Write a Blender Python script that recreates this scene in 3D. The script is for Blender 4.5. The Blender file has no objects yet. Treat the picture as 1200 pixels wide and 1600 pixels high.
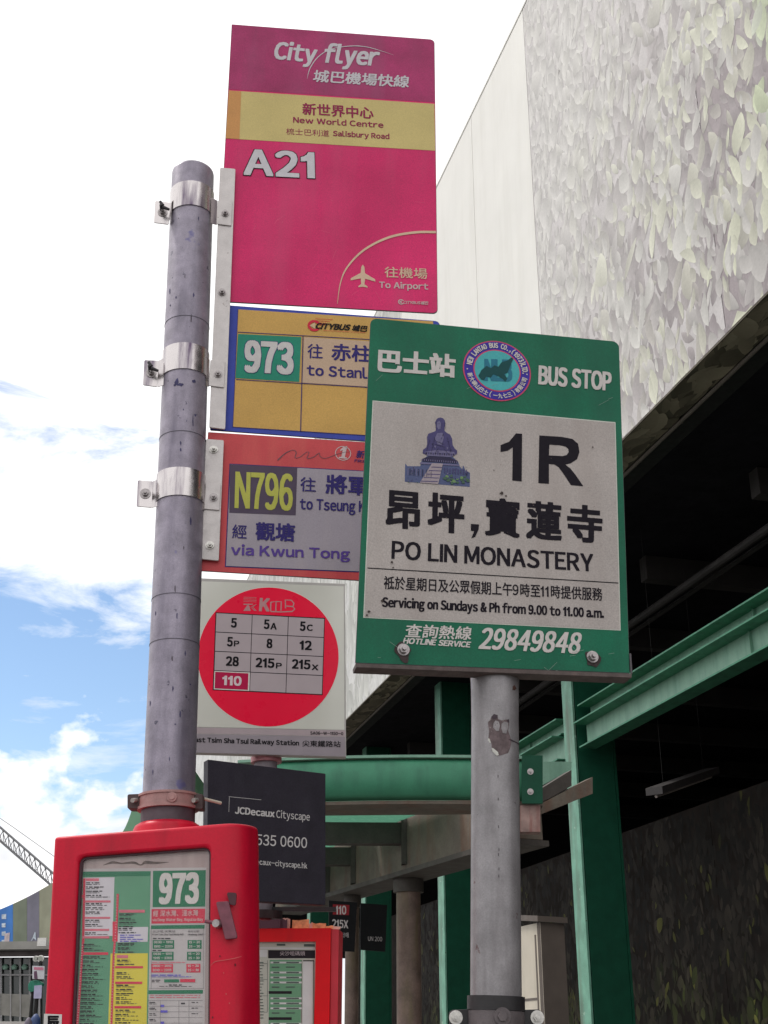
import bpy, math, random
from mathutils import Vector, Matrix, noise
random.seed(7)
SC = bpy.context.scene
COL = SC.collection
R = math.radians

# ------------------------------------------------------------------ camera
FOC, PITCH, CAMZ = 1950.0, R(23.3), 1.6          # focal length in photo pixels (1200 x 1600)
cd = bpy.data.cameras.new('camera')
cam = bpy.data.objects.new('camera', cd); COL.objects.link(cam)
cd.sensor_fit = 'VERTICAL'; cd.sensor_height = 24.0
cd.lens = 24.0*FOC/1600.0
cd.clip_start = 0.05; cd.clip_end = 6000
cam.location = (0, 0, CAMZ); cam.rotation_euler = (math.pi/2+PITCH, 0, 0)
SC.camera = cam
SC.render.resolution_x = 768; SC.render.resolution_y = 1024

# ------------------------------------------------------------------ sky
SUN_EL, SUN_AZ = R(56), R(-62)                    # sun high, ahead and to the road side (azimuth from +Y, clockwise)
w = bpy.data.worlds.new('World'); SC.world = w; w.use_nodes = True
nt = w.node_tree; nt.nodes.clear()
def N(t, **k):
    n = nt.nodes.new(t)
    for a, b in k.items(): setattr(n, a, b)
    return n
def L(a, b): nt.links.new(a, b)
def M2(op, a, b=None, c=None, clamp=False):
    n = N('ShaderNodeMath', operation=op, use_clamp=clamp)
    for i, v in enumerate((a, b, c)):
        if v is None: continue
        if isinstance(v, (int, float)): n.inputs[i].default_value = v
        else: L(v, n.inputs[i])
    return n.outputs[0]
sky = N('ShaderNodeTexSky', sky_type='NISHITA', sun_disc=False, sun_elevation=SUN_EL, sun_rotation=SUN_AZ, altitude=0, dust_density=0.0)
tc = N('ShaderNodeTexCoord')
sep = N('ShaderNodeSeparateXYZ'); L(tc.outputs['Generated'], sep.inputs[0])
X, Y, Z = sep.outputs
# streaky high cloud: noise on the direction, squashed near the horizon
mp = N('ShaderNodeMapping'); mp.inputs['Scale'].default_value = (2.2, 2.2, 7.0); mp.inputs['Location'].default_value = (3.1, 1.7, 0.4)
L(tc.outputs['Generated'], mp.inputs[0])
n1 = N('ShaderNodeTexNoise'); n1.inputs['Scale'].default_value = 2.3; n1.inputs['Detail'].default_value = 11; n1.inputs['Roughness'].default_value = 0.62; n1.inputs['Distortion'].default_value = 0.5
L(mp.outputs[0], n1.inputs['Vector'])
# cumulus near the horizon
mp2 = N('ShaderNodeMapping'); mp2.inputs['Scale'].default_value = (5.5, 5.5, 8.0); mp2.inputs['Location'].default_value = (0.3, 2.2, 0.0)
L(tc.outputs['Generated'], mp2.inputs[0])
n2 = N('ShaderNodeTexNoise'); n2.inputs['Scale'].default_value = 2.3; n2.inputs['Detail'].default_value = 8; n2.inputs['Roughness'].default_value = 0.5
L(mp2.outputs[0], n2.inputs['Vector'])
# a broad break in the cloud low ahead-left
az = M2('ARCTAN2', X, Y)
el = M2('ARCSINE', Z)
da = M2('DIVIDE', M2('SUBTRACT', az, R(-17)), R(16))
de = M2('DIVIDE', M2('SUBTRACT', el, R(15.0)), R(6.8))
rr = M2('ADD', M2('MULTIPLY', da, da), M2('MULTIPLY', de, de))
gap = M2('SUBTRACT', 1.0, rr, clamp=True)
da2 = M2('DIVIDE', M2('SUBTRACT', az, R(-19)), R(12)); de2 = M2('DIVIDE', M2('SUBTRACT', el, R(26.3)), R(4.2))
gap = M2('ADD', gap, M2('MULTIPLY', M2('SUBTRACT', 1.0, M2('ADD', M2('MULTIPLY', da2, da2), M2('MULTIPLY', de2, de2)), clamp=True), 0.27))
hi = M2('ADD', M2('MULTIPLY', M2('SUBTRACT', n1.outputs['Fac'], 0.5), 6.0), M2('SUBTRACT', M2('ADD', 1.45, M2('MULTIPLY', M2('SUBTRACT', el, R(23)), 5.0, clamp=True)), M2('MULTIPLY', M2('POWER', gap, 0.7), 1.75)), clamp=True)
low = M2('MULTIPLY', M2('SUBTRACT', n2.outputs['Fac'], M2('ADD', 0.36, M2('MULTIPLY', M2('SUBTRACT', el, R(7.6)), 2.3))), 14.0, clamp=True)
cloud = M2('MAXIMUM', hi, low)
# soft shading inside the cloud
ccol = N('ShaderNodeMixRGB'); ccol.inputs[1].default_value = (0.86, 0.88, 0.92, 1); ccol.inputs[2].default_value = (1.34, 1.33, 1.32, 1)
shade = M2('MULTIPLY', M2('SUBTRACT', n2.outputs['Fac'], 0.34), 4.0, clamp=True)
L(M2('MAXIMUM', shade, M2('MULTIPLY', M2('SUBTRACT', el, R(12)), 8.0, clamp=True)), ccol.inputs[0])
skm = N('ShaderNodeVectorMath', operation='SCALE'); L(sky.outputs[0], skm.inputs[0]); skm.inputs['Scale'].default_value = 1.0
cm = N('ShaderNodeVectorMath', operation='SCALE'); L(ccol.outputs[0], cm.inputs[0]); cm.inputs['Scale'].default_value = 1.0/0.15
mix = N('ShaderNodeMixRGB'); L(cloud, mix.inputs[0]); L(skm.outputs[0], mix.inputs[1]); L(cm.outputs[0], mix.inputs[2])
bg = N('ShaderNodeBackground'); bg.inputs['Strength'].default_value = 0.15; L(mix.outputs[0], bg.inputs[0])
wo = N('ShaderNodeOutputWorld'); L(bg.outputs[0], wo.inputs[0])

sd = bpy.data.lights.new('sun', 'SUN'); sd.energy = 1.7; sd.angle = R(12); sd.color = (1, 0.96, 0.9)
sun = bpy.data.objects.new('sun', sd); COL.objects.link(sun)
sdir = Vector((math.sin(SUN_AZ)*math.cos(SUN_EL), math.cos(SUN_AZ)*math.cos(SUN_EL), math.sin(SUN_EL)))
sun.rotation_euler = sdir.to_track_quat('Z', 'Y').to_euler()
sun.location = (0, 0, 50)
vs = SC.view_settings; vs.view_transform = 'Standard'; vs.look = 'None'; vs.exposure = 0.0; vs.gamma = 1.0
try: vs.use_curve_mapping = False
except Exception: pass
SC.cycles.max_bounces = 6; SC.cycles.diffuse_bounces = 3; SC.cycles.glossy_bounces = 3

# ------------------------------------------------------------------ colour and materials
def lin(c):
    return tuple(((v/255)/12.92 if v/255 <= 0.04045 else ((v/255+0.055)/1.055)**2.4) for v in c)
def alb(c, k=1.0):
    return tuple(min(0.9, v*k) for v in lin(c))
MATS = {}
def mat(name, col, rough=0.5, metal=0.0, var=0.12, scale=12.0, grain=0.0, gscale=500.0, bump=0.0, bscale=60.0, spots=None, streak=None, coat=0.0, spec=0.5):
    """spots = (colour, scale, threshold); streak = (colour, amount): vertical weathering, and reflection bands on the clamps."""
    if name in MATS: return MATS[name]
    m = bpy.data.materials.new(name); m.use_nodes = True; t = m.node_tree; b = t.nodes['Principled BSDF']
    b.inputs['Roughness'].default_value = rough; b.inputs['Metallic'].default_value = metal
    b.inputs['Coat Weight'].default_value = coat; b.inputs['Coat Roughness'].default_value = 0.12
    b.inputs['Specular IOR Level'].default_value = spec
    co = t.nodes.new('ShaderNodeTexCoord').outputs['Object']
    def noisen(sc, det=5, vec=co, ro=0.55):
        n = t.nodes.new('ShaderNodeTexNoise'); n.inputs['Scale'].default_value = sc; n.inputs['Detail'].default_value = det; n.inputs['Roughness'].default_value = ro
        t.links.new(vec, n.inputs['Vector']); return n.outputs['Fac']
    def mr(f, a, b_, c, d):
        n = t.nodes.new('ShaderNodeMapRange'); t.links.new(f, n.inputs[0])
        for i, v in enumerate((a, b_, c, d)): n.inputs[i+1].default_value = v
        return n.outputs[0]
    def mixc(f, a, c2, mode='MIX'):
        n = t.nodes.new('ShaderNodeMixRGB'); n.blend_type = mode
        if isinstance(f, float): n.inputs[0].default_value = f
        else: t.links.new(f, n.inputs[0])
        for i, v in ((1, a), (2, c2)):
            if isinstance(v, tuple): n.inputs[i].default_value = tuple(v[:3])+(1,)
            else: t.links.new(v, n.inputs[i])
        return n.outputs[0]
    c = tuple(col)
    out = mixc(mr(noisen(scale), 0.3, 0.7, 0, 1), tuple(v*(1-var) for v in c), tuple(min(1, v*(1+var)) for v in c))
    if grain:
        g = mr(noisen(gscale, 2), 0.25, 0.75, 1-grain, 1+grain)
        out = mixc(1.0, out, g, 'MULTIPLY')
    if streak:
        mp = t.nodes.new('ShaderNodeMapping'); mp.inputs['Scale'].default_value = (1, 1, 0.12); t.links.new(co, mp.inputs[0])
        out = mixc(mr(noisen(streak[2] if len(streak) > 2 else 18, 4, mp.outputs[0]), 0.48, 0.72, 0, streak[1]), out, tuple(streak[0]))
    if spots:
        for (sc_, ssc, th) in (spots if isinstance(spots, list) else [spots]):
            out = mixc(mr(noisen(ssc, 4, ro=0.65), th, th+0.035, 0, 0.9), out, tuple(sc_))
    t.links.new(out, b.inputs['Base Color'])
    t.links.new(mr(noisen(scale*3), 0.3, 0.7, max(0.03, rough-0.08), min(1, rough+0.08)), b.inputs['Roughness'])
    if bump:
        bp = t.nodes.new('ShaderNodeBump'); bp.inputs['Strength'].default_value = bump; bp.inputs['Distance'].default_value = 0.01
        t.links.new(noisen(bscale, 5), bp.inputs['Height']); t.links.new(bp.outputs[0], b.inputs['Normal'])
    MATS[name] = m; return m
def ink(name, col, rough=0.45):
    return mat('ink_'+name, col, max(rough, 0.5), var=0.06, scale=60, grain=0.08, spec=0.15)

# ------------------------------------------------------------------ geometry helpers
FWD = Vector((0, math.cos(PITCH), math.sin(PITCH))); UP = Vector((0, -math.sin(PITCH), math.cos(PITCH))); RT = Vector((1, 0, 0))
CAM = Vector((0, 0, CAMZ))
def ray(px, py): return FWD*FOC+RT*(px-600)+UP*(800-py)
def at(px, py, D):
    d = ray(px, py); return CAM+d*(D/d.y)
class Frame:
    """a vertical plane in the place: origin, right u, up v, normal n towards the viewer's side"""
    def __init__(s, o, yaw, roll=0.0, pitch=0.0):
        s.o = Vector(o)
        u = Vector((math.cos(yaw), math.sin(yaw), 0)); n = Vector((math.sin(yaw), -math.cos(yaw), 0)); v = Vector((0, 0, 1))
        s.u = u*math.cos(roll)-v*math.sin(roll); v2 = v*math.cos(roll)+u*math.sin(roll)
        s.n = n*math.cos(pitch)-v2*math.sin(pitch); s.v = v2*math.cos(pitch)+n*math.sin(pitch)
    def ab(s, px, py):
        d = ray(px, py); t = (s.o-CAM).dot(s.n)/d.dot(s.n); p = CAM+d*t-s.o
        return (p.dot(s.u), p.dot(s.v))
    def p(s, a, b, c=0.0): return s.o+s.u*a+s.v*b+s.n*c
    def shifted(s, c):
        f = Frame.__new__(Frame); f.o = s.o+s.n*c; f.u, f.v, f.n = s.u, s.v, s.n; return f
def tag(o, label=None, cat=None, group=None, kind=None):
    if label: o['label'] = label
    if cat: o['category'] = cat
    if group: o['group'] = group
    if kind: o['kind'] = kind
    return o
def thing(name, loc, label, cat, group=None):
    o = bpy.data.objects.new(name, None); COL.objects.link(o); o.location = Vector(loc); o.empty_display_size = 0.1
    o['wl'] = tuple(loc); tag(o, label, cat, group); return o
def origin(o):
    return Vector(o['wl']) if o is not None and 'wl' in o.keys() else Vector((0, 0, 0))
class MB:
    def __init__(s): s.v = []; s.f = []; s.c = []
    def poly(s, pts):
        i = len(s.v); s.v += [Vector(p) for p in pts]; s.f.append(tuple(range(i, i+len(pts)))); return s
    def prism(s, front, vec):
        """front: loop of points, vec: the offset to the back face"""
        n = len(front); i = len(s.v); vec = Vector(vec)
        s.v += [Vector(p) for p in front]+[Vector(p)+vec for p in front]
        s.f.append(tuple(range(i, i+n))); s.f.append(tuple(range(i+2*n-1, i+n-1, -1)))
        for k in range(n):
            k2 = (k+1) % n; s.f.append((i+k2, i+k, i+n+k, i+n+k2))
        return s
    def box(s, c, dx, dy, dz):
        """c centre, dx dy dz half vectors"""
        c = Vector(c); dx = Vector(dx); dy = Vector(dy); dz = Vector(dz)
        return s.prism([c-dx-dy-dz, c+dx-dy-dz, c+dx-dy+dz, c-dx-dy+dz], dy*2)
    def abox(s, x0, x1, y0, y1, z0, z1):
        return s.box(((x0+x1)/2, (y0+y1)/2, (z0+z1)/2), ((x1-x0)/2, 0, 0), (0, (y1-y0)/2, 0), (0, 0, (z1-z0)/2))
    def tube(s, a, b, r0, r1=None, n=20, caps=True):
        a = Vector(a); b = Vector(b); r1 = r0 if r1 is None else r1
        ax = (b-a).normalized(); t = Vector((0, 0, 1)) if abs(ax.z) < 0.9 else Vector((1, 0, 0))
        e1 = ax.cross(t).normalized(); e2 = ax.cross(e1); i = len(s.v)
        for q, r in ((a, r0), (b, r1)):
            for k in range(n):
                an = 2*math.pi*k/n; s.v.append(q+e1*(r*math.cos(an))+e2*(r*math.sin(an)))
        for k in range(n):
            k2 = (k+1) % n; s.f.append((i+k, i+k2, i+n+k2, i+n+k))
        if caps: s.f.append(tuple(range(i+n-1, i-1, -1))); s.f.append(tuple(range(i+n, i+2*n)))
        return s
    def ring(s, a, b, ro, ri, n=40):
        """hollow band"""
        a = Vector(a); b = Vector(b); ax = (b-a).normalized(); t = Vector((0, 0, 1)) if abs(ax.z) < 0.9 else Vector((1, 0, 0))
        e1 = ax.cross(t).normalized(); e2 = ax.cross(e1); i = len(s.v)
        for q, r in ((a, ro), (b, ro), (b, ri), (a, ri)):
            for k in range(n):
                an = 2*math.pi*k/n; s.v.append(q+e1*(r*math.cos(an))+e2*(r*math.sin(an)))
        for j in range(4):
            for k in range(n):
                k2 = (k+1) % n; j2 = (j+1) % 4
                s.f.append((i+j*n+k, i+j*n+k2, i+j2*n+k2, i+j2*n+k))
        return s
    def lathe(s, base, prof, n=28, ax=None):
        base = Vector(base); ax = Vector((0, 0, 1)) if ax is None else Vector(ax).normalized()
        t = Vector((0, 0, 1)) if abs(ax.z) < 0.9 else Vector((1, 0, 0))
        e1 = ax.cross(t).normalized(); e2 = ax.cross(e1); i = len(s.v)
        for r, h in prof:
            for k in range(n):
                an = 2*math.pi*k/n; s.v.append(base+ax*h+e1*(r*math.cos(an))+e2*(r*math.sin(an)))
        for j in range(len(prof)-1):
            for k in range(n):
                k2 = (k+1) % n; s.f.append((i+j*n+k, i+j*n+k2, i+(j+1)*n+k2, i+(j+1)*n+k))
        s.f.append(tuple(range(i+n-1, i-1, -1))); m_ = i+(len(prof)-1)*n; s.f.append(tuple(range(m_, m_+n)))
        return s
    def make(s, name, m, parent=None, label=None, smooth=0, bevel=0.0, root=None, kind=None):
        r = origin(root if root is not None else parent)
        me = bpy.data.meshes.new(name); me.from_pydata([tuple(v-r) for v in s.v], [], s.f); me.materials.append(m); me.update()
        o = bpy.data.objects.new(name, me); COL.objects.link(o)
        if parent is not None:
            o.parent = parent
        if root is None and parent is not None and parent.type == 'MESH': pass
        o['wl'] = tuple(r)
        if bevel:
            b = o.modifiers.new('edge', 'BEVEL'); b.width = bevel; b.segments = 2; b.limit_method = 'ANGLE'; b.angle_limit = R(50)
        if smooth:
            for p in me.polygons: p.use_smooth = True
            me.set_sharp_from_angle(angle=R(smooth))
        tag(o, label, None, None, kind)
        return o
def bm_normals(o):
    import bmesh
    b = bmesh.new(); b.from_mesh(o.data); bmesh.ops.recalc_face_normals(b, faces=b.faces); b.to_mesh(o.data); b.free(); return o

def rounded(q, r, corners=(1, 1, 1, 1), n=6):
    """q: four (a,b) corners TL,TR,BR,BL -> loop with rounded corners"""
    out = []
    for i in range(4):
        p = Vector((q[i][0], q[i][1], 0)); a = Vector((q[i-1][0], q[i-1][1], 0)); b = Vector((q[(i+1) % 4][0], q[(i+1) % 4][1], 0))
        if not corners[i]: out.append((p.x, p.y)); continue
        rr_ = r*corners[i]; ua = (a-p).normalized(); ub = (b-p).normalized()
        for k in range(n+1):
            t = k/n; s0 = p+ua*rr_; s1 = p+ub*rr_
            c = s0*(1-t)**2+p*2*t*(1-t)*0.999+s1*t*t if False else None
            # circular corner
            ct = p+(ua+ub).normalized()*(rr_/max(0.2, math.sin(math.acos(max(-1, min(1, ua.dot(ub))))/2)))
            v0 = s0-ct; v1 = s1-ct; om = v0.angle(v1)
            v = (v0*math.sin((1-t)*om)+v1*math.sin(t*om))/math.sin(om)
            out.append(((ct+v).x, (ct+v).y))
    return out
def quad(fr, pts): return [fr.ab(*p) for p in pts]
def plate(name, fr, loop, t, m, parent, c=0.0, label=None, bevel=0.0, kind=None):
    """solid plate: front face at offset c, thickness t backwards"""
    o = MB().prism([fr.p(a, b, c) for a, b in loop], -fr.n*t).make(name, m, parent, label, bevel=bevel, kind=kind)
    return bm_normals(o)
LAY = 0.0005
def printed(name, fr, loop, layer, m, parent, label=None):
    """a printed area: a sheet lying a fraction of a millimetre proud of the plate"""
    return MB().poly([fr.p(a, b, LAY*layer) for a, b in loop]).make(name, m, parent, label)
def printed_px(name, fr, pts, layer, m, parent, label=None): return printed(name, fr, quad(fr, pts), layer, m, parent, label)
def zmap(x0, y0, s):
    """coordinates read on an enlarged view -> photo pixels"""
    return lambda X_, Y_: (x0+X_/s, y0+Y_/s)

# --- text as flat cut lettering
_TX = {}
def raw_text(s, res=3):
    if s in _TX: return _TX[s]
    c = bpy.data.curves.new('tx', 'FONT'); c.body = s; c.resolution_u = res; c.fill_mode = 'BOTH'; c.dimensions = '2D'
    o = bpy.data.objects.new('tx', c); COL.objects.link(o)
    dg = bpy.context.evaluated_depsgraph_get(); dg.update(); me = bpy.data.meshes.new_from_object(o.evaluated_get(dg))
    v = [(p.co.x, p.co.y) for p in me.vertices]; f = [tuple(p.vertices) for p in me.polygons]
    bpy.data.objects.remove(o); bpy.data.curves.remove(c); bpy.data.meshes.remove(me)
    _TX[s] = (v, f); return _TX[s]
_GL = {}
ONE = [(0.20, 0.0), (0.32, 0.0), (0.32, 0.733), (0.235, 0.733), (0.19, 0.655), (0.12, 0.60), (0.04, 0.575), (0.04, 0.49), (0.13, 0.515), (0.20, 0.56)]
def glyph(ch):
    """a plain grotesque letter: outline, x extent and baseline-corrected height"""
    if ch in _GL: return _GL[ch]
    if ch == 'I': v, f = [(0.0, 0.0), (0.092, 0.0), (0.092, 0.733), (0.0, 0.733)], [(0, 1, 2, 3)]
    elif ch == '1': v, f = ONE, [tuple(range(len(ONE)-1, -1, -1))]
    else: v, f = raw_text(chr(ord(ch)+0xFEE0))
    _GL[ch] = (v, f); return _GL[ch]
def text_mesh(s, track=0.115):
    key = '*'+s
    if key in _TX: return _TX[key]
    V = []; F = []; x = 0.0
    hb_ = min(p[1] for p in raw_text(chr(ord('H')+0xFEE0))[0])
    for ch in s:
        if ch == ' ': x += 0.30; continue
        if 33 <= ord(ch) < 127:
            v, f = glyph(ch); yo = 0.0 if ch in '1I' else -hb_; tr_ = track
        else: v, f = raw_text(ch); yo = 0.0; tr_ = None
        a = min(p[0] for p in v); b = max(p[0] for p in v); i = len(V)
        if tr_ is None:                     # a square character keeps its full cell
            cell = 1.0; V += [(x+p[0], p[1]+yo) for p in v]; x += cell
        else: V += [(x+p[0]-a, p[1]+yo) for p in v]; x += b-a+tr_*(1.0 if ch not in '.,:1' else 1.5)
        F += [tuple(j+i for j in q) for q in f]
    _TX[key] = (V, F); return _TX[key]
CAPH = 0.0
def text(fr, s, bl, br, tl, m, parent, layer=3, bold=0.0, boldy=None, mode='ink', slant=0.0, name='lettering', tr=None):
    """bl, br, tl: photo pixels of the ink box's corners (mode 'cap': of baseline and capital height)"""
    v, f = text_mesh(s)
    x0 = min(p[0] for p in v); x1 = max(p[0] for p in v)
    if mode == 'ink': y0 = min(p[1] for p in v); y1 = max(p[1] for p in v)
    else: y0 = 0.0; y1 = max(p[1] for p in text_mesh('H')[0])
    A = Vector(fr.ab(*bl)+(0,)); B = Vector(fr.ab(*br)+(0,)); C = Vector(fr.ab(*tl)+(0,))
    eu = B-A; ev = C-A; W_ = eu.length; H_ = ev.length
    eu0 = eu/W_
    if boldy is None: boldy = bold*0.75
    bx = bold*H_; by = boldy*H_
    # shrink so the emboldened text fills the same box
    sx = (W_-2*bx)/(x1-x0); sy = (H_-2*by)/(y1-y0)
    mb = MB(); offs = [(0, 0)]
    if bold: offs += [(bx*i_, by*j_) for i_, j_ in ((1, 1), (-1, 1), (1, -1), (-1, -1), (1, 0), (-1, 0), (0, 1), (0, -1))]
    evn = ev/H_
    for k, (ox, oy) in enumerate(offs):
        i = len(mb.v)
        for (x, y) in v:
            hx = bx+(x-x0)*sx+ox; hy = by+(y-y0)*sy+oy
            q = A+eu0*(hx+slant*hy)+evn*hy
            mb.v.append(fr.p(q.x, q.y, LAY*layer+k*0.00003))
        mb.f += [tuple(j+i for j in p) for p in f]
    return mb.make(name, m, parent)
def stroke(fr, pts, widths, layer, m, parent, name='line'):
    """pts (a,b) local, ribbon with given widths"""
    mb = MB(); n = len(pts); Lp = []; Rp = []
    for i in range(n):
        a = Vector(pts[max(0, i-1)]+(0,)); b = Vector(pts[min(n-1, i+1)]+(0,)); d = (b-a).normalized(); pr = Vector((-d.y, d.x, 0))
        w_ = widths[i] if isinstance(widths, (list, tuple)) else widths
        p = Vector(pts[i]+(0,)); l = p+pr*w_/2; r = p-pr*w_/2
        Lp.append(fr.p(l.x, l.y, LAY*layer)); Rp.append(fr.p(r.x, r.y, LAY*layer))
    for i in range(n-1): mb.poly([Lp[i], Lp[i+1], Rp[i+1], Rp[i]])
    return mb.make(name, m, parent)
def spline(pts, n=8):
    out = []
    for i in range(len(pts)-1):
        p0 = pts[max(0, i-1)]; p1 = pts[i]; p2 = pts[i+1]; p3 = pts[min(len(pts)-1, i+2)]
        for k in range(n):
            t = k/n
            out.append(tuple(0.5*((2*p1[j])+(-p0[j]+p2[j])*t+(2*p0[j]-5*p1[j]+4*p2[j]-p3[j])*t*t+(-p0[j]+3*p1[j]-3*p2[j]+p3[j])*t**3) for j in range(len(p1))))
    out.append(tuple(pts[-1])); return out
def disc(c, rx, ry, n=64, a0=0, a1=2*math.pi):
    return [(c[0]+rx*math.cos(a0+(a1-a0)*k/n), c[1]+ry*math.sin(a0+(a1-a0)*k/n)) for k in range(n+(0 if abs(a1-a0-2*math.pi) < 1e-6 else 1))]
def hexbolt(p, axis, r, parent, m, mw, name='bolt', washer=1.7, h=None):
    axis = Vector(axis).normalized(); p = Vector(p); h = h or r*0.9
    mb = MB(); mb.tube(p, p+axis*(r*0.25), r*washer, n=20); mb.tube(p+axis*(r*0.25), p+axis*(r*0.25+h), r, n=6); mb.tube(p+axis*(r*0.25+h), p+axis*(r*0.5+h*1.5), r*0.5, n=12)
    return mb.make(name, m, parent)

# ------------------------------------------------------------------ materials used
galv = mat('galvanised', (0.28, 0.25, 0.31), 0.42, 0.35, var=0.24, scale=26, grain=0.13, gscale=420, bump=0.05, bscale=60,
           spots=[((0.06, 0.055, 0.09), 48, 0.665), ((0.13, 0.12, 0.26), 9, 0.67)], streak=((0.13, 0.115, 0.16), 0.7, 30))
galv2 = mat('galvanised_pole', (0.275, 0.26, 0.27), 0.42, 0.3, var=0.22, scale=22, grain=0.12, gscale=420, bump=0.05, bscale=60,
            spots=[((0.1, 0.035, 0.035), 26, 0.70), ((0.07, 0.06, 0.07), 60, 0.70)], streak=((0.14, 0.125, 0.13), 0.5, 40))
steel = mat('clamp_steel', (0.60, 0.56, 0.56), 0.24, 0.9, var=0.05, scale=12, streak=((0.10, 0.07, 0.12), 1.0, 45))  # dark vertical bands are reflections painted into the colour
strip_m = mat('aluminium_strip', (0.60, 0.56, 0.55), 0.5, 0.35, var=0.08, scale=30, grain=0.08, spots=((0.16, 0.10, 0.09), 42, 0.70))
bolt_m = mat('bolt_steel', (0.36, 0.33, 0.33), 0.35, 0.8, var=0.2, scale=200)
bolt_light = mat('bolt_zinc', (0.6, 0.58, 0.55), 0.35, 0.7, var=0.2, scale=200)
rust = mat('rust', (0.10, 0.045, 0.035), 0.85, 0.1, var=0.4, scale=60, bump=0.5)
white_i = ink('white', (0.66, 0.62, 0.64)); black_i = ink('black', (0.006, 0.005, 0.008)); navy_i = ink('navy', (0.035, 0.025, 0.16))

# ------------------------------------------------------------------ ground
DU = Vector((-0.258, 0.966, 0)).normalized(); DN = Vector((DU.y, -DU.x, 0))       # along the long hoarding, and away from the road
asph = mat('asphalt', (0.055, 0.054, 0.052), 0.9, var=0.2, scale=3, grain=0.3, gscale=90, bump=0.4, bscale=80)
pave = mat('paving_concrete', (0.15, 0.145, 0.135), 0.85, var=0.15, scale=2, grain=0.15, gscale=80, bump=0.3)
g = MB().abox(-3000, 3000, -3000, 3000, -0.4, 0).make('ground', asph); tag(g, 'dark asphalt ground of the roadside and forecourt', kind='structure')
def S(s, p, z): return DU*s+DN*p+Vector((0, 0, z))
pv = MB().prism([S(-8, -1.0, 0.13), S(120, -1.0, 0.13), S(120, 5.4, 0.13), S(-8, 5.4, 0.13)], (0, 0, -0.13)).make('pavement', pave)
tag(pv, 'concrete pavement under the bus stop poles', kind='structure')

# ------------------------------------------------------------------ long hoarding building
WP, WZ0, WZ1 = 6.0, 8.09, 16.75
def leaf_material(name, rough=0.6):
    m = bpy.data.materials.new(name); m.use_nodes = True; t = m.node_tree; b = t.nodes['Principled BSDF']; b.inputs['Roughness'].default_value = rough; b.inputs['Specular IOR Level'].default_value = 0.1
    a = t.nodes.new('ShaderNodeAttribute'); a.attribute_name = 'leafcol'
    n = t.nodes.new('ShaderNodeTexNoise'); n.inputs['Scale'].default_value = 30; n.inputs['Detail'].default_value = 3
    tcn = t.nodes.new('ShaderNodeTexCoord'); t.links.new(tcn.outputs['Object'], n.inputs['Vector'])
    mr_ = t.nodes.new('ShaderNodeMapRange'); t.links.new(n.outputs['Fac'], mr_.inputs[0]); mr_.inputs[3].default_value = 0.85; mr_.inputs[4].default_value = 1.13
    mx = t.nodes.new('ShaderNodeMixRGB'); mx.blend_type = 'MULTIPLY'; mx.inputs[0].default_value = 1
    t.links.new(a.outputs['Color'], mx.inputs[1]); t.links.new(mr_.outputs[0], mx.inputs[2]); t.links.new(mx.outputs[0], b.inputs['Base Color'])
    return m
def leaf_print(name, s0, s1, z0, z1, P, count, size, colf, parent, m, horizontal=False, off=(0.0006, 0.0026)):
    """a printed leaf pattern: flat leaf shapes, each its own tone, on the face of the panels"""
    V = []; F = []; C = []
    for i in range(count):
        s = random.uniform(s0, s1); z = random.uniform(z0, z1)
        for _t in range(6):            # the later, paler leaves gather in clumps with gaps between
            if random.random() < 1-i/count*0.95 or noise.noise(Vector((s*1.15, (P if not isinstance(P, tuple) else 0)+z*0.8, 1.0))) > 0.02: break
            s = random.uniform(s0, s1); z = random.uniform(z0, z1)
        ln = size*random.choice((0.55, 0.7, 0.85, 1.0, 1.25))*random.uniform(0.8, 1.15)
        kind_ = random.random(); wd = ln*(random.uniform(0.26, 0.36) if kind_ < 0.6 else random.uniform(0.45, 0.7))
        an = random.gauss(0, 0.42)+(math.pi if random.random() < 0.25 else 0)
        lvl = i/count
        c0 = colf(s, z, lvl); bend = random.uniform(-0.15, 0.15)*ln
        prof = [(0, 0), (0.5, 0.14), (0.86, 0.32), (1.0, 0.52), (0.8, 0.74), (0.36, 0.92), (0, 1.0), (-0.36, 0.92), (-0.8, 0.74), (-1.0, 0.52), (-0.86, 0.32), (-0.5, 0.14)]
        base = len(V); o_ = off[0]+(off[1]-off[0])*lvl
        for (pw, pl) in prof:
            x = pw*wd/2+bend*math.sin(pl*math.pi); y = -(pl)*ln
            xx = x*math.cos(an)-y*math.sin(an); yy = x*math.sin(an)+y*math.cos(an)
            if horizontal: V.append(S(s+yy, min(P[1], max(P[0], z+xx)), P[2]-o_))
            else: V.append(S(min(s1, max(s0, s+xx)), P-o_, min(z1, max(z0, z+yy))))
            k = 0.76+0.30*pl+(0.1 if pw > 0 else -0.06)
            C.append((c0[0]*k, c0[1]*k, c0[2]*k, 1))
        F.append(tuple(range(base, base+12)))
    me = bpy.data.meshes.new(name); me.from_pydata([tuple(v-origin(parent)) for v in V], [], F)
    at_ = me.color_attributes.new('leafcol', 'FLOAT_COLOR', 'POINT')
    at_.data.foreach_set('color', [x for c in C for x in c]); me.materials.append(m); me.update()
    o = bpy.data.objects.new(name, me); COL.objects.link(o); o.parent = parent; o['kind'] = 'stuff'; return o

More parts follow.
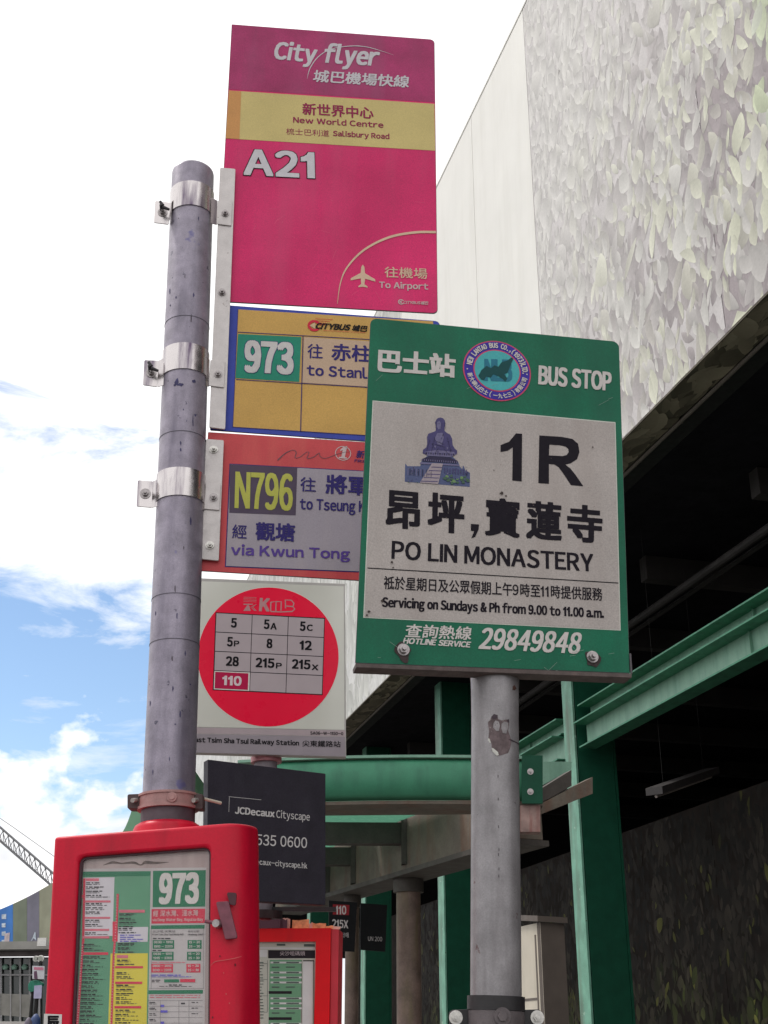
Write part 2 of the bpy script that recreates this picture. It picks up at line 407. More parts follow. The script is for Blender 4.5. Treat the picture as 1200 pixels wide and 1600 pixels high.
hb = thing('hoarding_building', S(0, WP, 0), 'huge pale building hoarding printed with grey green leaves above a dark open ground floor', 'building')
pan_plain = mat('panel_white', (0.80, 0.785, 0.745), 0.55, var=0.03, scale=1.2, streak=((0.64, 0.62, 0.57), 0.35, 3))
pan_leaf = mat('panel_leaf_base', (0.31, 0.265, 0.28), 0.6, var=0.13, scale=2.2, grain=0.1, gscale=40)
pan_leaf2 = mat('panel_leaf_pale', (0.56, 0.53, 0.53), 0.6, var=0.14, scale=2.2, grain=0.1, gscale=40)  # paler base for the left stretch, part of the painted glare haze
pan_far = mat('panel_faded', (0.62, 0.615, 0.60), 0.6, var=0.14, scale=2.0, grain=0.12, gscale=12)
seams = [-6.0, 0.3, 4.83, 9.38, 13.95, 16.5, 21.1, 25.7, 30.3, 36, 42, 50, 60, 72, 86, 100]
for a, b in zip(seams, seams[1:]):
    m_ = (pan_leaf if b < 10 else pan_leaf2) if b <= 14 else (pan_plain if b < 22 else pan_far)
    MB().prism([S(a+0.008, WP, WZ0), S(b-0.008, WP, WZ0), S(b-0.008, WP, WZ1), S(a+0.008, WP, WZ1)], DN*0.05).make('panel', m_, hb)
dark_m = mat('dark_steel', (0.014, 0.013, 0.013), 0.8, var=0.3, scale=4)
black_m = mat('recess_shade', (0.012, 0.011, 0.014), 0.9, var=0.3, scale=3, spec=0.1)  # near-black colour stands in for the deep shade of the recess
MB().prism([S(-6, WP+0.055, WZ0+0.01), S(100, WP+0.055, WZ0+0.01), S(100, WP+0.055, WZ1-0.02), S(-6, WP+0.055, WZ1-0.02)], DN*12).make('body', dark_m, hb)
MB().prism([S(-6, WP-0.01, WZ1+0.002), S(100, WP-0.01, WZ1+0.002), S(100, WP+0.3, WZ1+0.002), S(-6, WP+0.3, WZ1+0.002)], (0, 0, 0.05)).make('coping', pan_plain, hb)
leafm = leaf_material('leaf_print_ink')
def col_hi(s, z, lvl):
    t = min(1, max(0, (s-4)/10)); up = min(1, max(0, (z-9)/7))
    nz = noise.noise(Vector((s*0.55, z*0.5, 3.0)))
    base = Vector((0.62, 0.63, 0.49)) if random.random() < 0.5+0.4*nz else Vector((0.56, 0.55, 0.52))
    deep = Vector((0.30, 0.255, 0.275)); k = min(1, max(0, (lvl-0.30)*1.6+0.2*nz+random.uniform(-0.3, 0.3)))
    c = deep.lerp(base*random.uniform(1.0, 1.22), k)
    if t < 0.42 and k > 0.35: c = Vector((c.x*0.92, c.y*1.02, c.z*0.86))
    haze_col = Vector((0.74, 0.72, 0.70)); c = c.lerp(haze_col, min(0.92, 0.02+0.6*t*t+0.75*up*t+0.08*up))  # glare haze painted into the leaf colours, whiter to the upper left
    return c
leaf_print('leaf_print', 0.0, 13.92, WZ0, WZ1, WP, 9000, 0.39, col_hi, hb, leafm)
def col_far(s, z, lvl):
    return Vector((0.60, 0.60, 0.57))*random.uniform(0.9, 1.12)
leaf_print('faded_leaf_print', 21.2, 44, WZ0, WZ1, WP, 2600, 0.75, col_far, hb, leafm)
# printed soffit return, ladder truss and the dark ceiling behind
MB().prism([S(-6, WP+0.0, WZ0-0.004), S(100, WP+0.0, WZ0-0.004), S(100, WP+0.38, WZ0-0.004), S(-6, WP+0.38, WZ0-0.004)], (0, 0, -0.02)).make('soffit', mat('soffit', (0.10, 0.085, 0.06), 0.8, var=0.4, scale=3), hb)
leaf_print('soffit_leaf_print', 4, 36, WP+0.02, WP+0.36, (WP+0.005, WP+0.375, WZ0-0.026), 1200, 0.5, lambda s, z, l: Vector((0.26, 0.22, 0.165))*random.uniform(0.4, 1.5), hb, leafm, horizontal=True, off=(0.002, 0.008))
pipe_m = mat('truss_pipe', (0.16, 0.135, 0.115), 0.6, 0.2)
for pp, zz in ((WP+0.40, WZ0-0.05), (WP+0.62, WZ0+0.10)):
    MB().tube(S(2, pp, zz), S(60, pp, zz), 0.024, n=8).make('rail', pipe_m, hb)
for k in range(26):
    s = 6+k*1.05
    MB().tube(S(s, WP+0.40, WZ0-0.05), S(s, WP+0.62, WZ0+0.10), 0.010, n=6).tube(S(s, WP+0.40, WZ0-0.05), S(s+0.35, WP+0.62, WZ0+0.10), 0.008, n=6).make('rung', pipe_m, hb)
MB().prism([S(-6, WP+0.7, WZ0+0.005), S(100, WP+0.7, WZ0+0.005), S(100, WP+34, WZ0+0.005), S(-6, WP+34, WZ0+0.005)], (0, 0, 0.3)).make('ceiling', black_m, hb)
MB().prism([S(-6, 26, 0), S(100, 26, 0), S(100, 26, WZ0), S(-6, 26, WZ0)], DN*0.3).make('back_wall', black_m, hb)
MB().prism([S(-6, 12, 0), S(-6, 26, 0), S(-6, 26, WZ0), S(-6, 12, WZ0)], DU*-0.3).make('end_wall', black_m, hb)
# ceiling joists and service pipes just readable in the dark
joist_m = mat('joist_steel', (0.035, 0.030, 0.029), 0.7, var=0.3, scale=2)
for pp, zz, r0 in ((8.3, WZ0-0.55, 0.06), (8.55, WZ0-0.52, 0.035), (11.0, WZ0-0.6, 0.09)):
    MB().tube(S(2, pp, zz), S(60, pp, zz), r0, n=10).make('service_pipe', joist_m, hb)
for k in range(9):
    s = 9+k*3.05
    MB().prism([S(s, 7.9, WZ0-0.35), S(s+0.2, 7.9, WZ0-0.35), S(s+0.2, 7.9, WZ0), S(s, 7.9, WZ0)], DN*16).make('joist', joist_m, hb)

# green columns and beams
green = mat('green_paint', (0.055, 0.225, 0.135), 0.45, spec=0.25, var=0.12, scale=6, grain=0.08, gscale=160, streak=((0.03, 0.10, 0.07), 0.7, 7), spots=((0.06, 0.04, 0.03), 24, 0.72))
green_d = mat('green_paint_shaded', (0.006, 0.065, 0.036), 0.55, spec=0.2, var=0.15, scale=6, grain=0.1, gscale=160)  # darker copy of the steel green, shade of the recessed faces in the colour
mint = mat('mint_flange', (0.225, 0.40, 0.305), 0.5, spec=0.3, streak=((0.12, 0.26, 0.19), 0.6, 9), var=0.12, scale=5, grain=0.08, gscale=120, spots=((0.10, 0.13, 0.10), 30, 0.73))  # lighter copy of the steel green, sky light from the road in the colour
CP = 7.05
mint2 = mat('flange_paint', (0.16, 0.36, 0.265), 0.5, spec=0.25, var=0.2, scale=4, streak=((0.11, 0.13, 0.10), 0.85, 5), spots=[((0.09, 0.06, 0.045), 16, 0.70), ((0.30, 0.45, 0.36), 9, 0.66)], grain=0.1, gscale=90)  # lit tone of the column green in the colour, plus dust and rust
labs = {16.02: 'green steel column nearest the round sign pole, mint flange lit, joined by two sloping beams',
        22.2: 'green steel column just left of the round sign pole behind the shelter beam',
        28.0: 'green steel column left of the middle column under the hoarding edge, partly behind the grid sign',
        34.0: 'far green steel column mostly behind the round route number sign'}
for s, lb in labs.items():
    c = thing('steel_column', S(s, CP, 0), lb, 'column', 'green columns under the hoarding building')
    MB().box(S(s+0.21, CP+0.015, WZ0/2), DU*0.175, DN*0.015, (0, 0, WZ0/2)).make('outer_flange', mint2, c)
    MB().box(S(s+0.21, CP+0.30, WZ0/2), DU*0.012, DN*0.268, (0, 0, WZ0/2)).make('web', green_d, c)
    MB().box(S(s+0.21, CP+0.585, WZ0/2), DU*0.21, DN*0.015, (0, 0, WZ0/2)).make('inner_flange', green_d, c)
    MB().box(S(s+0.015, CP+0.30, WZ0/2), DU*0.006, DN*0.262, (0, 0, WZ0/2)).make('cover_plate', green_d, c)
def channel(name, z0, z1, p, s0, s1, label):
    t = thing(name, S(s0, p, z0), label, 'beam')
    MB().prism([S(s0, p, z0+0.02), S(s1, p, z0+0.02), S(s1, p, z1-0.02), S(s0, p, z1-0.02)], DN*0.02).make('web', mint, t)
    MB().prism([S(s0, p-0.20, z1-0.02), S(s1, p-0.20, z1-0.02), S(s1, p+0.12, z1-0.02), S(s0, p+0.12, z1-0.02)], (0, 0, 0.02)).make('flange', green, t)  # flanges darker than the web: underside shade put into the colour
    MB().prism([S(s0, p-0.13, z0), S(s1, p-0.13, z0), S(s1, p+0.12, z0), S(s0, p+0.12, z0)], (0, 0, 0.02)).make('flange', green, t)
    for k in range(int((s1-s0)/3)):
        s = s0+1.5+k*3
        MB().box(S(s, p-0.02, (z0+z1)/2), DU*0.006, DN*0.018, (0, 0, (z1-z0)/2-0.03)).make('stiffener', mint, t)
channel('crossbeam', 5.45, 5.80, 7.2, 4.0, 15.95, 'lower deeper mint green beam running right from the tall green column')
channel('crossbeam', 5.83, 6.06, 7.28, 4.0, 15.95, 'upper slimmer mint green beam just above the deeper one at right')
channel('crossbeam', 5.45, 5.80, 7.2, 16.75, 22.0, 'short lower mint beam between the round pole and the tall green column')
channel('crossbeam', 5.83, 6.06, 7.28, 16.75, 22.0, 'short upper slim mint beam between the round pole and the tall green column')

# lower hoarding, recess shade put into its leaf print colours
lh = thing('leaf_hoarding', S(12, 10, 0), 'dark lower hoarding printed with brown and green leaves behind the columns', 'hoarding')
lbase = mat('leaf_dark_base', (0.018, 0.014, 0.012), 0.8, spec=0.1, var=0.4, scale=2)
for k in range(14):
    s = 8+k*2.44
    MB().prism([S(s+0.006, 10, 0.02), S(s+2.434, 10, 0.02), S(s+2.434, 10, 5.16), S(s+0.006, 10, 5.16)], DN*0.04).make('panel', lbase, lh)
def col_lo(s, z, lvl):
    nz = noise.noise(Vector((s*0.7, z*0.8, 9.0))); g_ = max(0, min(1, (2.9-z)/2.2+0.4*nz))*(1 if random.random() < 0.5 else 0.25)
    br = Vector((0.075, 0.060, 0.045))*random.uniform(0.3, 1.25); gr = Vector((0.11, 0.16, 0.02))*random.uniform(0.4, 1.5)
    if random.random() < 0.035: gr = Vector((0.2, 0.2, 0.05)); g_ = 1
    return br.lerp(gr, g_)*(0.14+0.72*lvl)*(0.6+1.0*max(0, nz+0.25))*(0.45+0.55*max(0, min(1, (4.6-z)/2.5)))  # darker towards the top: recess shade painted into the leaf colours
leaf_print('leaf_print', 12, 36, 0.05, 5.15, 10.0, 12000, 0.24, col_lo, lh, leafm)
# fluorescent batten (unlit) hanging in the dark
lt = thing('batten_light', S(17.5, 8.6, 5.6), 'unlit tube light batten hanging in the dark recess at right', 'light')
f_ = Frame(at(1065, 1222, 15.5), R(-30))
tray = mat('lamp_tray', (0.035, 0.03, 0.03), 0.6); 
la = at(1022, 1236, 15.2); lb_ = at(1112, 1205, 16.6); dd = (lb_-la).normalized(); sd_ = dd.cross(Vector((0, 0, 1))).normalized()
MB().box((la+lb_)/2, (lb_-la)/2, sd_*0.11, Vector((0, 0, 0.045))).make('tray', tray, lt)
MB().tube(la+Vector((0, 0, -0.07))+dd*0.04, lb_+Vector((0, 0, -0.07))-dd*0.04, 0.018, n=10).make('tube', mat('lamp_tube', (0.35, 0.30, 0.28), 0.4), lt)
for q in (0.15, 0.85): MB().tube(la.lerp(lb_, q), la.lerp(lb_, q)+Vector((0, 0, WZ0-la.lerp(lb_, q).z)), 0.002, n=6).make('hanger', dark_m, lt)

# metal booth behind the round pole
bo = at(800, 1700, 12.5); bo.z = 0.0
booth = thing('metal_cabinet', bo, 'tall pale metal cabinet with sloping top behind the round sign pole', 'cabinet')
bf = Frame(at(845, 1500, 12.0), R(0))
lite = mat('cabinet_cream', (0.62, 0.56, 0.46), 0.5, var=0.1, scale=3, streak=((0.36, 0.30, 0.22), 0.5, 6)); brn = mat('cabinet_side', (0.13, 0.105, 0.09), 0.6, var=0.15, scale=4)
e0 = at(844, 1441, 12.0); e1 = at(812-55, 1405, 13.3); e2 = at(881, 1441, 12.15)
ed = (e1-e0); ed.z = 0
ez = Vector((0, 0, 1))
bx = Vector((e0.x, e0.y, 0)); bl_ = Vector((e1.x, e1.y, 0)); br_ = Vector((e2.x, e2.y, 0))
H1 = e0.z
MB().prism([bl_, bx, bx+ez*H1, bl_+ez*H1], Vector((0.02, 0.05, 0))).make('side_panel', lite, booth)
MB().prism([bx+Vector((0.0, 0.002, 0)), br_, br_+ez*H1, bx+Vector((0, 0.002, 0))+ez*H1], (br_-bx).normalized().cross(ez)*-0.05).make('front_panel', brn, booth)
MB().prism([bl_+ez*(H1+0.15)+Vector((-.05, 0, 0)), bx+ez*(H1+0.002)+Vector((-.03, -.06, 0)), br_+ez*(H1+0.002)+Vector((.03, -.04, 0)), br_+ed+ez*(H1+0.15)], (0, 0, 0.05)).make('roof', brn, booth)
o_s = -(bl_-bx).normalized().cross(ez)*0.0
nn = (bx-bl_).normalized().cross(ez); nn = nn if nn.x < 0 else -nn
for (t0, t1, z0, z1, mm) in ((0.08, 0.10, 0.2, H1-0.1, brn), (0.10, 0.9, H1-0.66, H1-0.64, brn), (0.30, 0.9, H1-1.05, H1-1.03, brn), (0.30, 0.315, 0.3, H1-1.05, brn)):
    a = bx.lerp(bl_, t0)+nn*0.004; b = bx.lerp(bl_, t1)+nn*0.004
    MB().prism([a+ez*z0, b+ez*z0, b+ez*z1, a+ez*z1], -nn*0.01).make('seam', mm, booth)
hp = bx.lerp(bl_, 0.2)+ez*(H1-1.6)+nn*0.02
MB().tube(hp, hp+nn*0.05, 0.03, n=10).make('handle', dark_m, booth)

# ------------------------------------------------------------------ bus shelter behind the signs
SH = R(-22.6)
bd = Vector((math.sin(SH), math.cos(SH), 0)); bn = Vector((-bd.y, bd.x, 0))       # along the main beam; towards the road
mo = at(736, 1329, 8.4)
class VP:  # vertical plane through mo along bd
    o = mo; n = bn
    @staticmethod
    def hit(px, py, off=0.0):
        d = ray(px, py); o = mo+bn*off; return CAM+d*((o-CAM).dot(bn)/d.dot(bn))
conc = mat('weathered_beam', (0.15, 0.125, 0.10), 0.75, var=0.25, scale=5, grain=0.12, gscale=60, streak=((0.17, 0.06, 0.03), 0.5, 10), bump=0.2)
dbeam = mat('dark_beam', (0.065, 0.055, 0.048), 0.7, var=0.25, scale=5, grain=0.15, gscale=60)
sh = thing('bus_shelter', Vector((mo.x, mo.y, 0)), 'bus shelter frame with green fascia beam, brown main beam and rusty round posts', 'bus shelter', 'bus shelters on the pavement')
p1 = VP.hit(800, 1310); p1b = VP.hit(852, 1245); zb = VP.hit(736, 1329).z
zt = VP.hit(628, 1280).z
far = VP.hit(430, 1418)
def mb_on(a, z0, z1, b, t=0.22):
    return MB().prism([Vector((a.x, a.y, z0)), Vector((b.x, b.y, z0)), Vector((b.x, b.y, z1)), Vector((a.x, a.y, z1))], -bn*t)
mb_on(p1, zb, zt, far).make('main_beam', conc, sh, bevel=0.006)
mb_on(p1+bn*0.04, zb-0.035, zb-0.001, far+bn*0.04, 0.30).make('bottom_flange', dbeam, sh)
# dark purlins running towards the road and the glazing above them
glass_m = mat('mint_glazing', (0.28, 0.62, 0.47), 0.25, var=0.08, scale=6, coat=0.4)
for (px, py0, py1) in ((628, 1285, 1318), (549, 1324, 1351), (509, 1348, 1372)):
    a = VP.hit(px, py1, 0.02); zt_ = VP.hit(px, py0, 0.02).z
    left = Vector((-1, -0.03, 0)).normalized()
    MB().prism([Vector((a.x, a.y, a.z)), a+left*0.95, a+left*0.95+ez*(zt_-a.z), Vector((a.x, a.y, zt_))], Vector((0, 0.12, 0))).make('purlin', dbeam, sh)
    MB().box(a+ez*((zt_-a.z)/2)+Vector((0.015, 0.05, -0.05)), Vector((0.02, 0, 0)), Vector((0, 0.09, 0)), ez*((zt_-a.z)/2+0.10)).make('bracket', dbeam, sh)
# glazing sheets
for (pts) in ([(508, 1268), (668, 1272), (624, 1284), (508, 1281)], [(508, 1318), (562, 1319), (548, 1324), (508, 1323)]):
    f0 = [VP.hit(pts[1][0]-40, pts[1][1], 0.05)]
_t = glass_m.node_tree; _b = _t.nodes['Principled BSDF']; _tl = _t.nodes.new('ShaderNodeBsdfTranslucent'); _tl.inputs[0].default_value = (0.34, 0.56, 0.46, 1)
_mx = _t.nodes.new('ShaderNodeMixShader'); _mx.inputs[0].default_value = 0.75; _t.links.new(_b.outputs[0], _mx.inputs[1]); _t.links.new(_tl.outputs[0], _mx.inputs[2]); _t.links.new(_mx.outputs[0], _t.nodes['Material Output'].inputs[0])
ga = VP.hit(628, 1284, 0.03); gz = ga.z+0.01
gl0 = Vector((ga.x, ga.y, gz)); gdir = Vector((-1, -0.03, 0)).normalized()
for k, (q0, q1) in enumerate(((-0.9, 0.55), (0.62, 3.0))):
    a = gl0+bd*q0; b = gl0+bd*q1
    MB().prism([a+ez*(0.004*k), b+ez*(0.004*k), b+gdir*0.95+ez*(0.05+0.004*k), a+gdir*0.95+ez*(0.05+0.004*k)], (0, 0, 0.012)).make('roof_panel', glass_m, sh)
# green fascia: a shallow bowed steel channel facing the camera, with the end plate
ff = Frame(at(640, 1222, 7.6), R(-3))
fl = ff.ab(372, 1226); fr_ = ff.ab(846, 1222)
prof = [(-0.0, 1255), (0.045, 1248), (0.07, 1232), (0.07, 1214), (0.045, 1199), (0.02, 1192)]
za = [(c_, ff.ab(640, y_)[1]) for c_, y_ in prof]
mb = MB(); nseg = 24
rows = []
for k in range(nseg+1):
    t = k/nseg; a = fl[0]+(fr_[0]-fl[0])*t; bow = 0.10*(1-(2*t-1)**2); sl = (0.0 if t > 0.12 else -(0.12-t)*0.5)
    rows.append([ff.p(a, b+sl, c_+bow) for c_, b in za])
for k in range(nseg):
    for j in range(len(prof)-1): mb.poly([rows[k][j], rows[k+1][j], rows[k+1][j+1], rows[k][j+1]])
fo = mb.make('fascia', green, sh)
sol = fo.modifiers.new('thick', 'SOLIDIFY'); sol.thickness = 0.012; sol.offset = -1
import bmesh
b_ = bmesh.new(); b_.from_mesh(fo.data); bmesh.ops.remove_doubles(b_, verts=b_.verts, dist=0.0001); bmesh.ops.recalc_face_normals(b_, faces=b_.faces); b_.to_mesh(fo.data); b_.free()
for p_ in fo.data.polygons: p_.use_smooth = True
rows2 = []
mb = MB(); mt = MB()
for k in range(nseg+1):
    t = k/nseg; a = fl[0]+(fr_[0]-fl[0])*t; bow = 0.10*(1-(2*t-1)**2); rows2.append((a, bow))
zlo = za[0][1]; zhi = za[-1][1]
for k in range(nseg):
    (a, c), (a2, c2) = rows2[k], rows2[k+1]
    mb.prism([ff.p(a, zlo-0.002, c+0.005), ff.p(a2, zlo-0.002, c2+0.005), ff.p(a2, zlo-0.002, -0.28), ff.p(a, zlo-0.002, -0.28)], ez*-0.02)
    mt.prism([ff.p(a, zhi+0.002, c+0.05), ff.p(a2, zhi+0.002, c2+0.05), ff.p(a2, zhi+0.002, -0.05), ff.p(a, zhi+0.002, -0.05)], ez*0.016)
mb.make('lower_flange', conc, sh); mt.make('upper_flange', mint, sh)
ep = quad(ff, [(814, 1187), (846, 1187), (846, 1261), (814, 1261)])
pe = plate('end_plate', ff, ep, 0.02, green_d, sh, c=0.12)
for y_ in (1212, 1243):
    q = ff.ab(827, y_); hexbolt(ff.p(q[0], q[1], 0.121), ff.n, 0.011, pe, bolt_m, None)
eq = quad(ff, [(812, 1262), (843, 1262), (843, 1303), (812, 1303)])
plate('stub', ff, eq, 0.10, mat('rusty_stub', (0.30, 0.20, 0.18), 0.8, var=0.3, scale=12, streak=((0.20, 0.04, 0.03), 0.9, 20)), sh, c=0.08)
# cross arm to the right, in front of the tall column
for (pts, nm, mm_) in (([(846, 1232), (893, 1203), (893, 1228), (846, 1254)], 'cross_arm', dbeam), ([(846, 1255), (926, 1214), (926, 1240), (846, 1272)], 'cross_arm', conc)):
    fA = Frame(at(846, 1250, 7.9), R(20)); plate(nm, fA, quad(fA, pts), 0.10, mm_, sh, c=0.0 if nm != 'x' else 0.01)
fA = Frame(at(846, 1250, 8.2), R(20))
plate('gusset', fA, quad(fA, [(846, 1190), (893, 1190), (893, 1202), (846, 1228)]), 0.02, mint, sh)
# posts
rpost = mat('rusty_post', (0.17, 0.115, 0.095), 0.6, 0.1, var=0.35, scale=8, streak=((0.12, 0.10, 0.04), 0.7, 14), grain=0.15, gscale=80)
for (px, r_, D_) in ((638, 0.09, 9.3), (551, 0.055, 10.3)):
    pp = VP.hit(px, 1380, -0.11); pp = Vector((pp.x, pp.y, 0))
    MB().tube(pp, Vector((pp.x, pp.y, zb-0.036)), r_, n=24).make('post', rpost, sh, smooth=40)
    MB().tube(Vector((pp.x, pp.y, zb-0.13)), Vector((pp.x, pp.y, zb-0.037)), r_*1.25, n=24).make('collar', dbeam, sh, smooth=40)
# black route plates hanging on the rear post
bpm = mat('black_plate', (0.007, 0.007, 0.008), 0.6, spec=0.1)
grey_i = ink('grey', (0.42, 0.38, 0.38)); redd = ink('dark_red', (0.20, 0.01, 0.015))
rp = thing('route_plate', at(537, 1447, 9.0), 'black plate with route numbers 110 and 215X on the rear shelter post', 'sign')
fp = Frame(at(537, 1447, 9.0), R(8))
plate('plate', fp, quad(fp, [(514, 1407), (558, 1410), (554, 1487), (514, 1485)]), 0.02, bpm, rp)
printed_px('panel', fp, [(520, 1413), (546, 1414), (545, 1430), (520, 1429)], 1, redd, rp)
text(fp, '110', (524, 1429), (541, 1429), (524, 1415), grey_i, rp, bold=0.03)
text(fp, '215X', (519, 1449), (544, 1451), (519, 1436), grey_i, rp, bold=0.03)
text(fp, '尖沙咀', (531, 1465), (545, 1465), (531, 1457), grey_i, rp)
rp2 = thing('route_plate', at(585, 1450, 9.4), 'plain black plate with a short pale line of text beside the numbered one', 'sign')
fp = Frame(at(585, 1450, 9.4), R(8))
plate('plate', fp, quad(fp, [(563, 1411), (605, 1414), (602, 1487), (563, 1484)]), 0.02, bpm, rp2)
text(fp, 'UN 200', (575, 1470), (597, 1471), (575, 1463), grey_i, rp2)

# further green canopy glimpsed left of the galvanised pole
fc = thing('bus_shelter', Vector((at(250, 1250, 14).x, 14, 0)), 'far green curved shelter canopy glimpsed behind the galvanised pole', 'bus shelter', 'bus shelters on the pavement')
f2 = Frame(at(250, 1250, 14.0), R(0))
lo = spline([f2.ab(*p) for p in [(172, 1330), (196, 1292), (212, 1252), (232, 1234), (262, 1222), (306, 1206)]], 5)
li = spline([f2.ab(*p) for p in [(214, 1345), (222, 1300), (236, 1264), (252, 1248), (270, 1236), (300, 1224)]], 5)
mb = MB()
for k in range(len(lo)-1): mb.prism([f2.p(*lo[k]), f2.p(*lo[k+1]), f2.p(*li[k+1]), f2.p(*li[k])], Vector((0, 0.9, 0)))
mb.make('canopy', mat('green_canopy', (0.17, 0.36, 0.22), 0.5, var=0.1, scale=3), fc)
q = f2.ab(240, 1290); MB().tube(f2.p(q[0], q[1], -0.4), Vector((f2.p(*q).x, 14.4, 0)), 0.08, n=14).make('post', rpost, fc)

# ------------------------------------------------------------------ galvanised pole with the three stacked signs
PD = 2.2
pb = at(262, 1285, PD); pt = at(302, 262, PD+0.02); pax = (pt-pb).normalized()
roll = math.atan2(pax.x, pax.z)
pfoot = pb-pax*(pb.z/pax.z)
PR = 0.0455
pole = thing('sign_pole', pfoot, 'tall galvanised pole with rounded cap and steel band clamps holding three stacked route signs', 'pole', 'bus stop poles')
top = pt-pax*0.014
prof = [(PR, 0), (PR, (top-pfoot).length-0.008), (PR*0.98, (top-pfoot).length-0.003), (PR*0.90, (top-pfoot).length+0.001), (PR*0.6, (top-pfoot).length+0.003), (0.001, (top-pfoot).length+0.005)]
MB().lathe(pfoot, prof, 48, pax).make('shaft', galv, pole, smooth=40)
def pole_at(px, py):      # point on the pole axis at a given image height
    d = ray(px, py); # closest in y-depth plane
    best = None
    lo_, hi_ = 0.0, (top-pfoot).length
    for _ in range(40):
        mid = (lo_+hi_)/2; P = pfoot+pax*mid; r_ = P-CAM; yy = 800-(r_.dot(UP)/r_.dot(FWD))*FOC
        if yy > py: lo_ = mid
        else: hi_ = mid
    return pfoot+pax*((lo_+hi_)/2)
YAW = R(6)
SF = Frame(pole_at(0, 600)+Vector((0, 0.0, 0)), YAW, roll)        # plane of the stacked signs, through the pole axis
ff2 = SF
# sleeve joints on the pole
for y_ in (512, 690, 940, 1010):
    P = pole_at(0, y_); MB().ring(P, P+pax*0.0012, PR+0.0006, PR-0.003, 48).make('seam', mat('pole_seam', (0.10, 0.09, 0.12), 0.6), pole)
# clamps: (y centre of band, left tab, right tab) in photo pixels
def clamp(y0, y1, lt_, rt_, wing=True):
    P0 = pole_at(0, y1); P1 = pole_at(0, y0)
    cl = MB().ring(P0, P1, PR+0.0022, PR+0.0002, 64).make('clamp', steel, pole, smooth=30)
    fr = SF
    # left tab, bent out from the band
    q = quad(fr, lt_)
    pl_ = plate('clamp_tab', fr, rounded(q, 0.003), 0.0025, steel, pole, c=0.012, bevel=0.0006)
    cxy = (sum(a for a, b in q)/4, sum(b for a, b in q)/4)
    hexbolt(fr.p(cxy[0]+0.001, cxy[1], 0.012), fr.n, 0.0062, pl_, bolt_m, None)
    if wing:
        c_ = fr.p(cxy[0]+0.002, cxy[1]+0.001, 0.03)
        MB().tube(fr.p(cxy[0], cxy[1], 0.015), c_+fr.v*0.006-fr.u*0.004, 0.0045, 0.0035, n=8).tube(c_+fr.v*0.004, c_+fr.v*0.014-fr.u*0.006, 0.004, 0.003, n=8).tube(c_, c_-fr.v*0.006+fr.u*0.014, 0.004, 0.0028, n=8).make('wing_nut', mat('dark_nut', (0.05, 0.045, 0.05), 0.5, 0.4), pl_)
    # webs from band to tabs
    lx = max(q[1][0], q[2][0]); yt = q[1][1]; yb = q[2][1]
    xc = fr_axis_x(fr, (yt+yb)/2)
    MB().prism([fr.p(lx-0.001, yt, 0.0118), fr.p(xc-PR*0.90, yt+0.001, 0.022), fr.p(xc-PR*0.90, yb-0.001, 0.022), fr.p(lx-0.001, yb, 0.0118)], -fr.n*0.002).make('clamp_web', steel, pole)
    q = quad(fr, rt_)
    pr_ = plate('clamp_tab', fr, rounded(q, 0.002), 0.0025, strip_m, pole, c=0.0125, bevel=0.0006)
    cxy = (sum(a for a, b in q)/4, sum(b for a, b in q)/4)
    hexbolt(fr.p(cxy[0]+0.002, cxy[1]-0.002, 0.0125), fr.n, 0.0060, pr_, bolt_m, None, washer=1.4)
    rx = min(q[0][0], q[3][0]); yt = q[0][1]; yb = q[3][1]; xc = fr_axis_x(fr, (yt+yb)/2)
    MB().prism([fr.p(rx+0.001, yt, 0.0123), fr.p(xc+PR*0.93, yt+0.002, 0.020), fr.p(xc+PR*0.93, yb-0.004, 0.020), fr.p(rx+0.001, yb-0.002, 0.0123)], -fr.n*0.002).make('clamp_web', steel, pole)
def fr_axis_x(fr, b):
    # u coordinate of the pole axis at plane height b
    t = (fr.o+fr.v*b-pfoot).dot(pax); P = pfoot+pax*t; return (P-fr.o).dot(fr.u)
clamp(304, 341, [(243, 319), (268, 322), (264, 356), (241, 353)], [(340, 319), (363, 321), (361, 358), (338, 355)])
clamp(554, 594, [(226, 567), (249, 568), (246, 609), (224, 606)], [(329, 567), (352, 569), (350, 610), (326, 607)])
clamp(746, 789, [(216, 754), (240, 756), (238, 797), (214, 795)], [(322, 758), (345, 761), (343, 801), (319, 799)], wing=False)
# aluminium strips
def strip(pts, bolts, label, light=False):
    q = quad(SF, pts); s_ = plate('mounting_strip', SF, rounded(q, 0.003), 0.004, strip_m, pole, c=0.0095, bevel=0.0008, label=label)
    for b in bolts:
        a_ = SF.ab(*b); hexbolt(SF.p(a_[0], a_[1], 0.0096), SF.n, 0.0062, s_, bolt_light if light else bolt_m, None, washer=1.35)
strip([(344, 266), (368, 268), (352, 674), (327, 671)], [(347, 461)], 'long stained aluminium mounting strip')
strip([(322, 689), (350, 691), (342, 879), (313, 876)], [(334, 706), (328, 855)], 'short clean aluminium mounting strip', True)
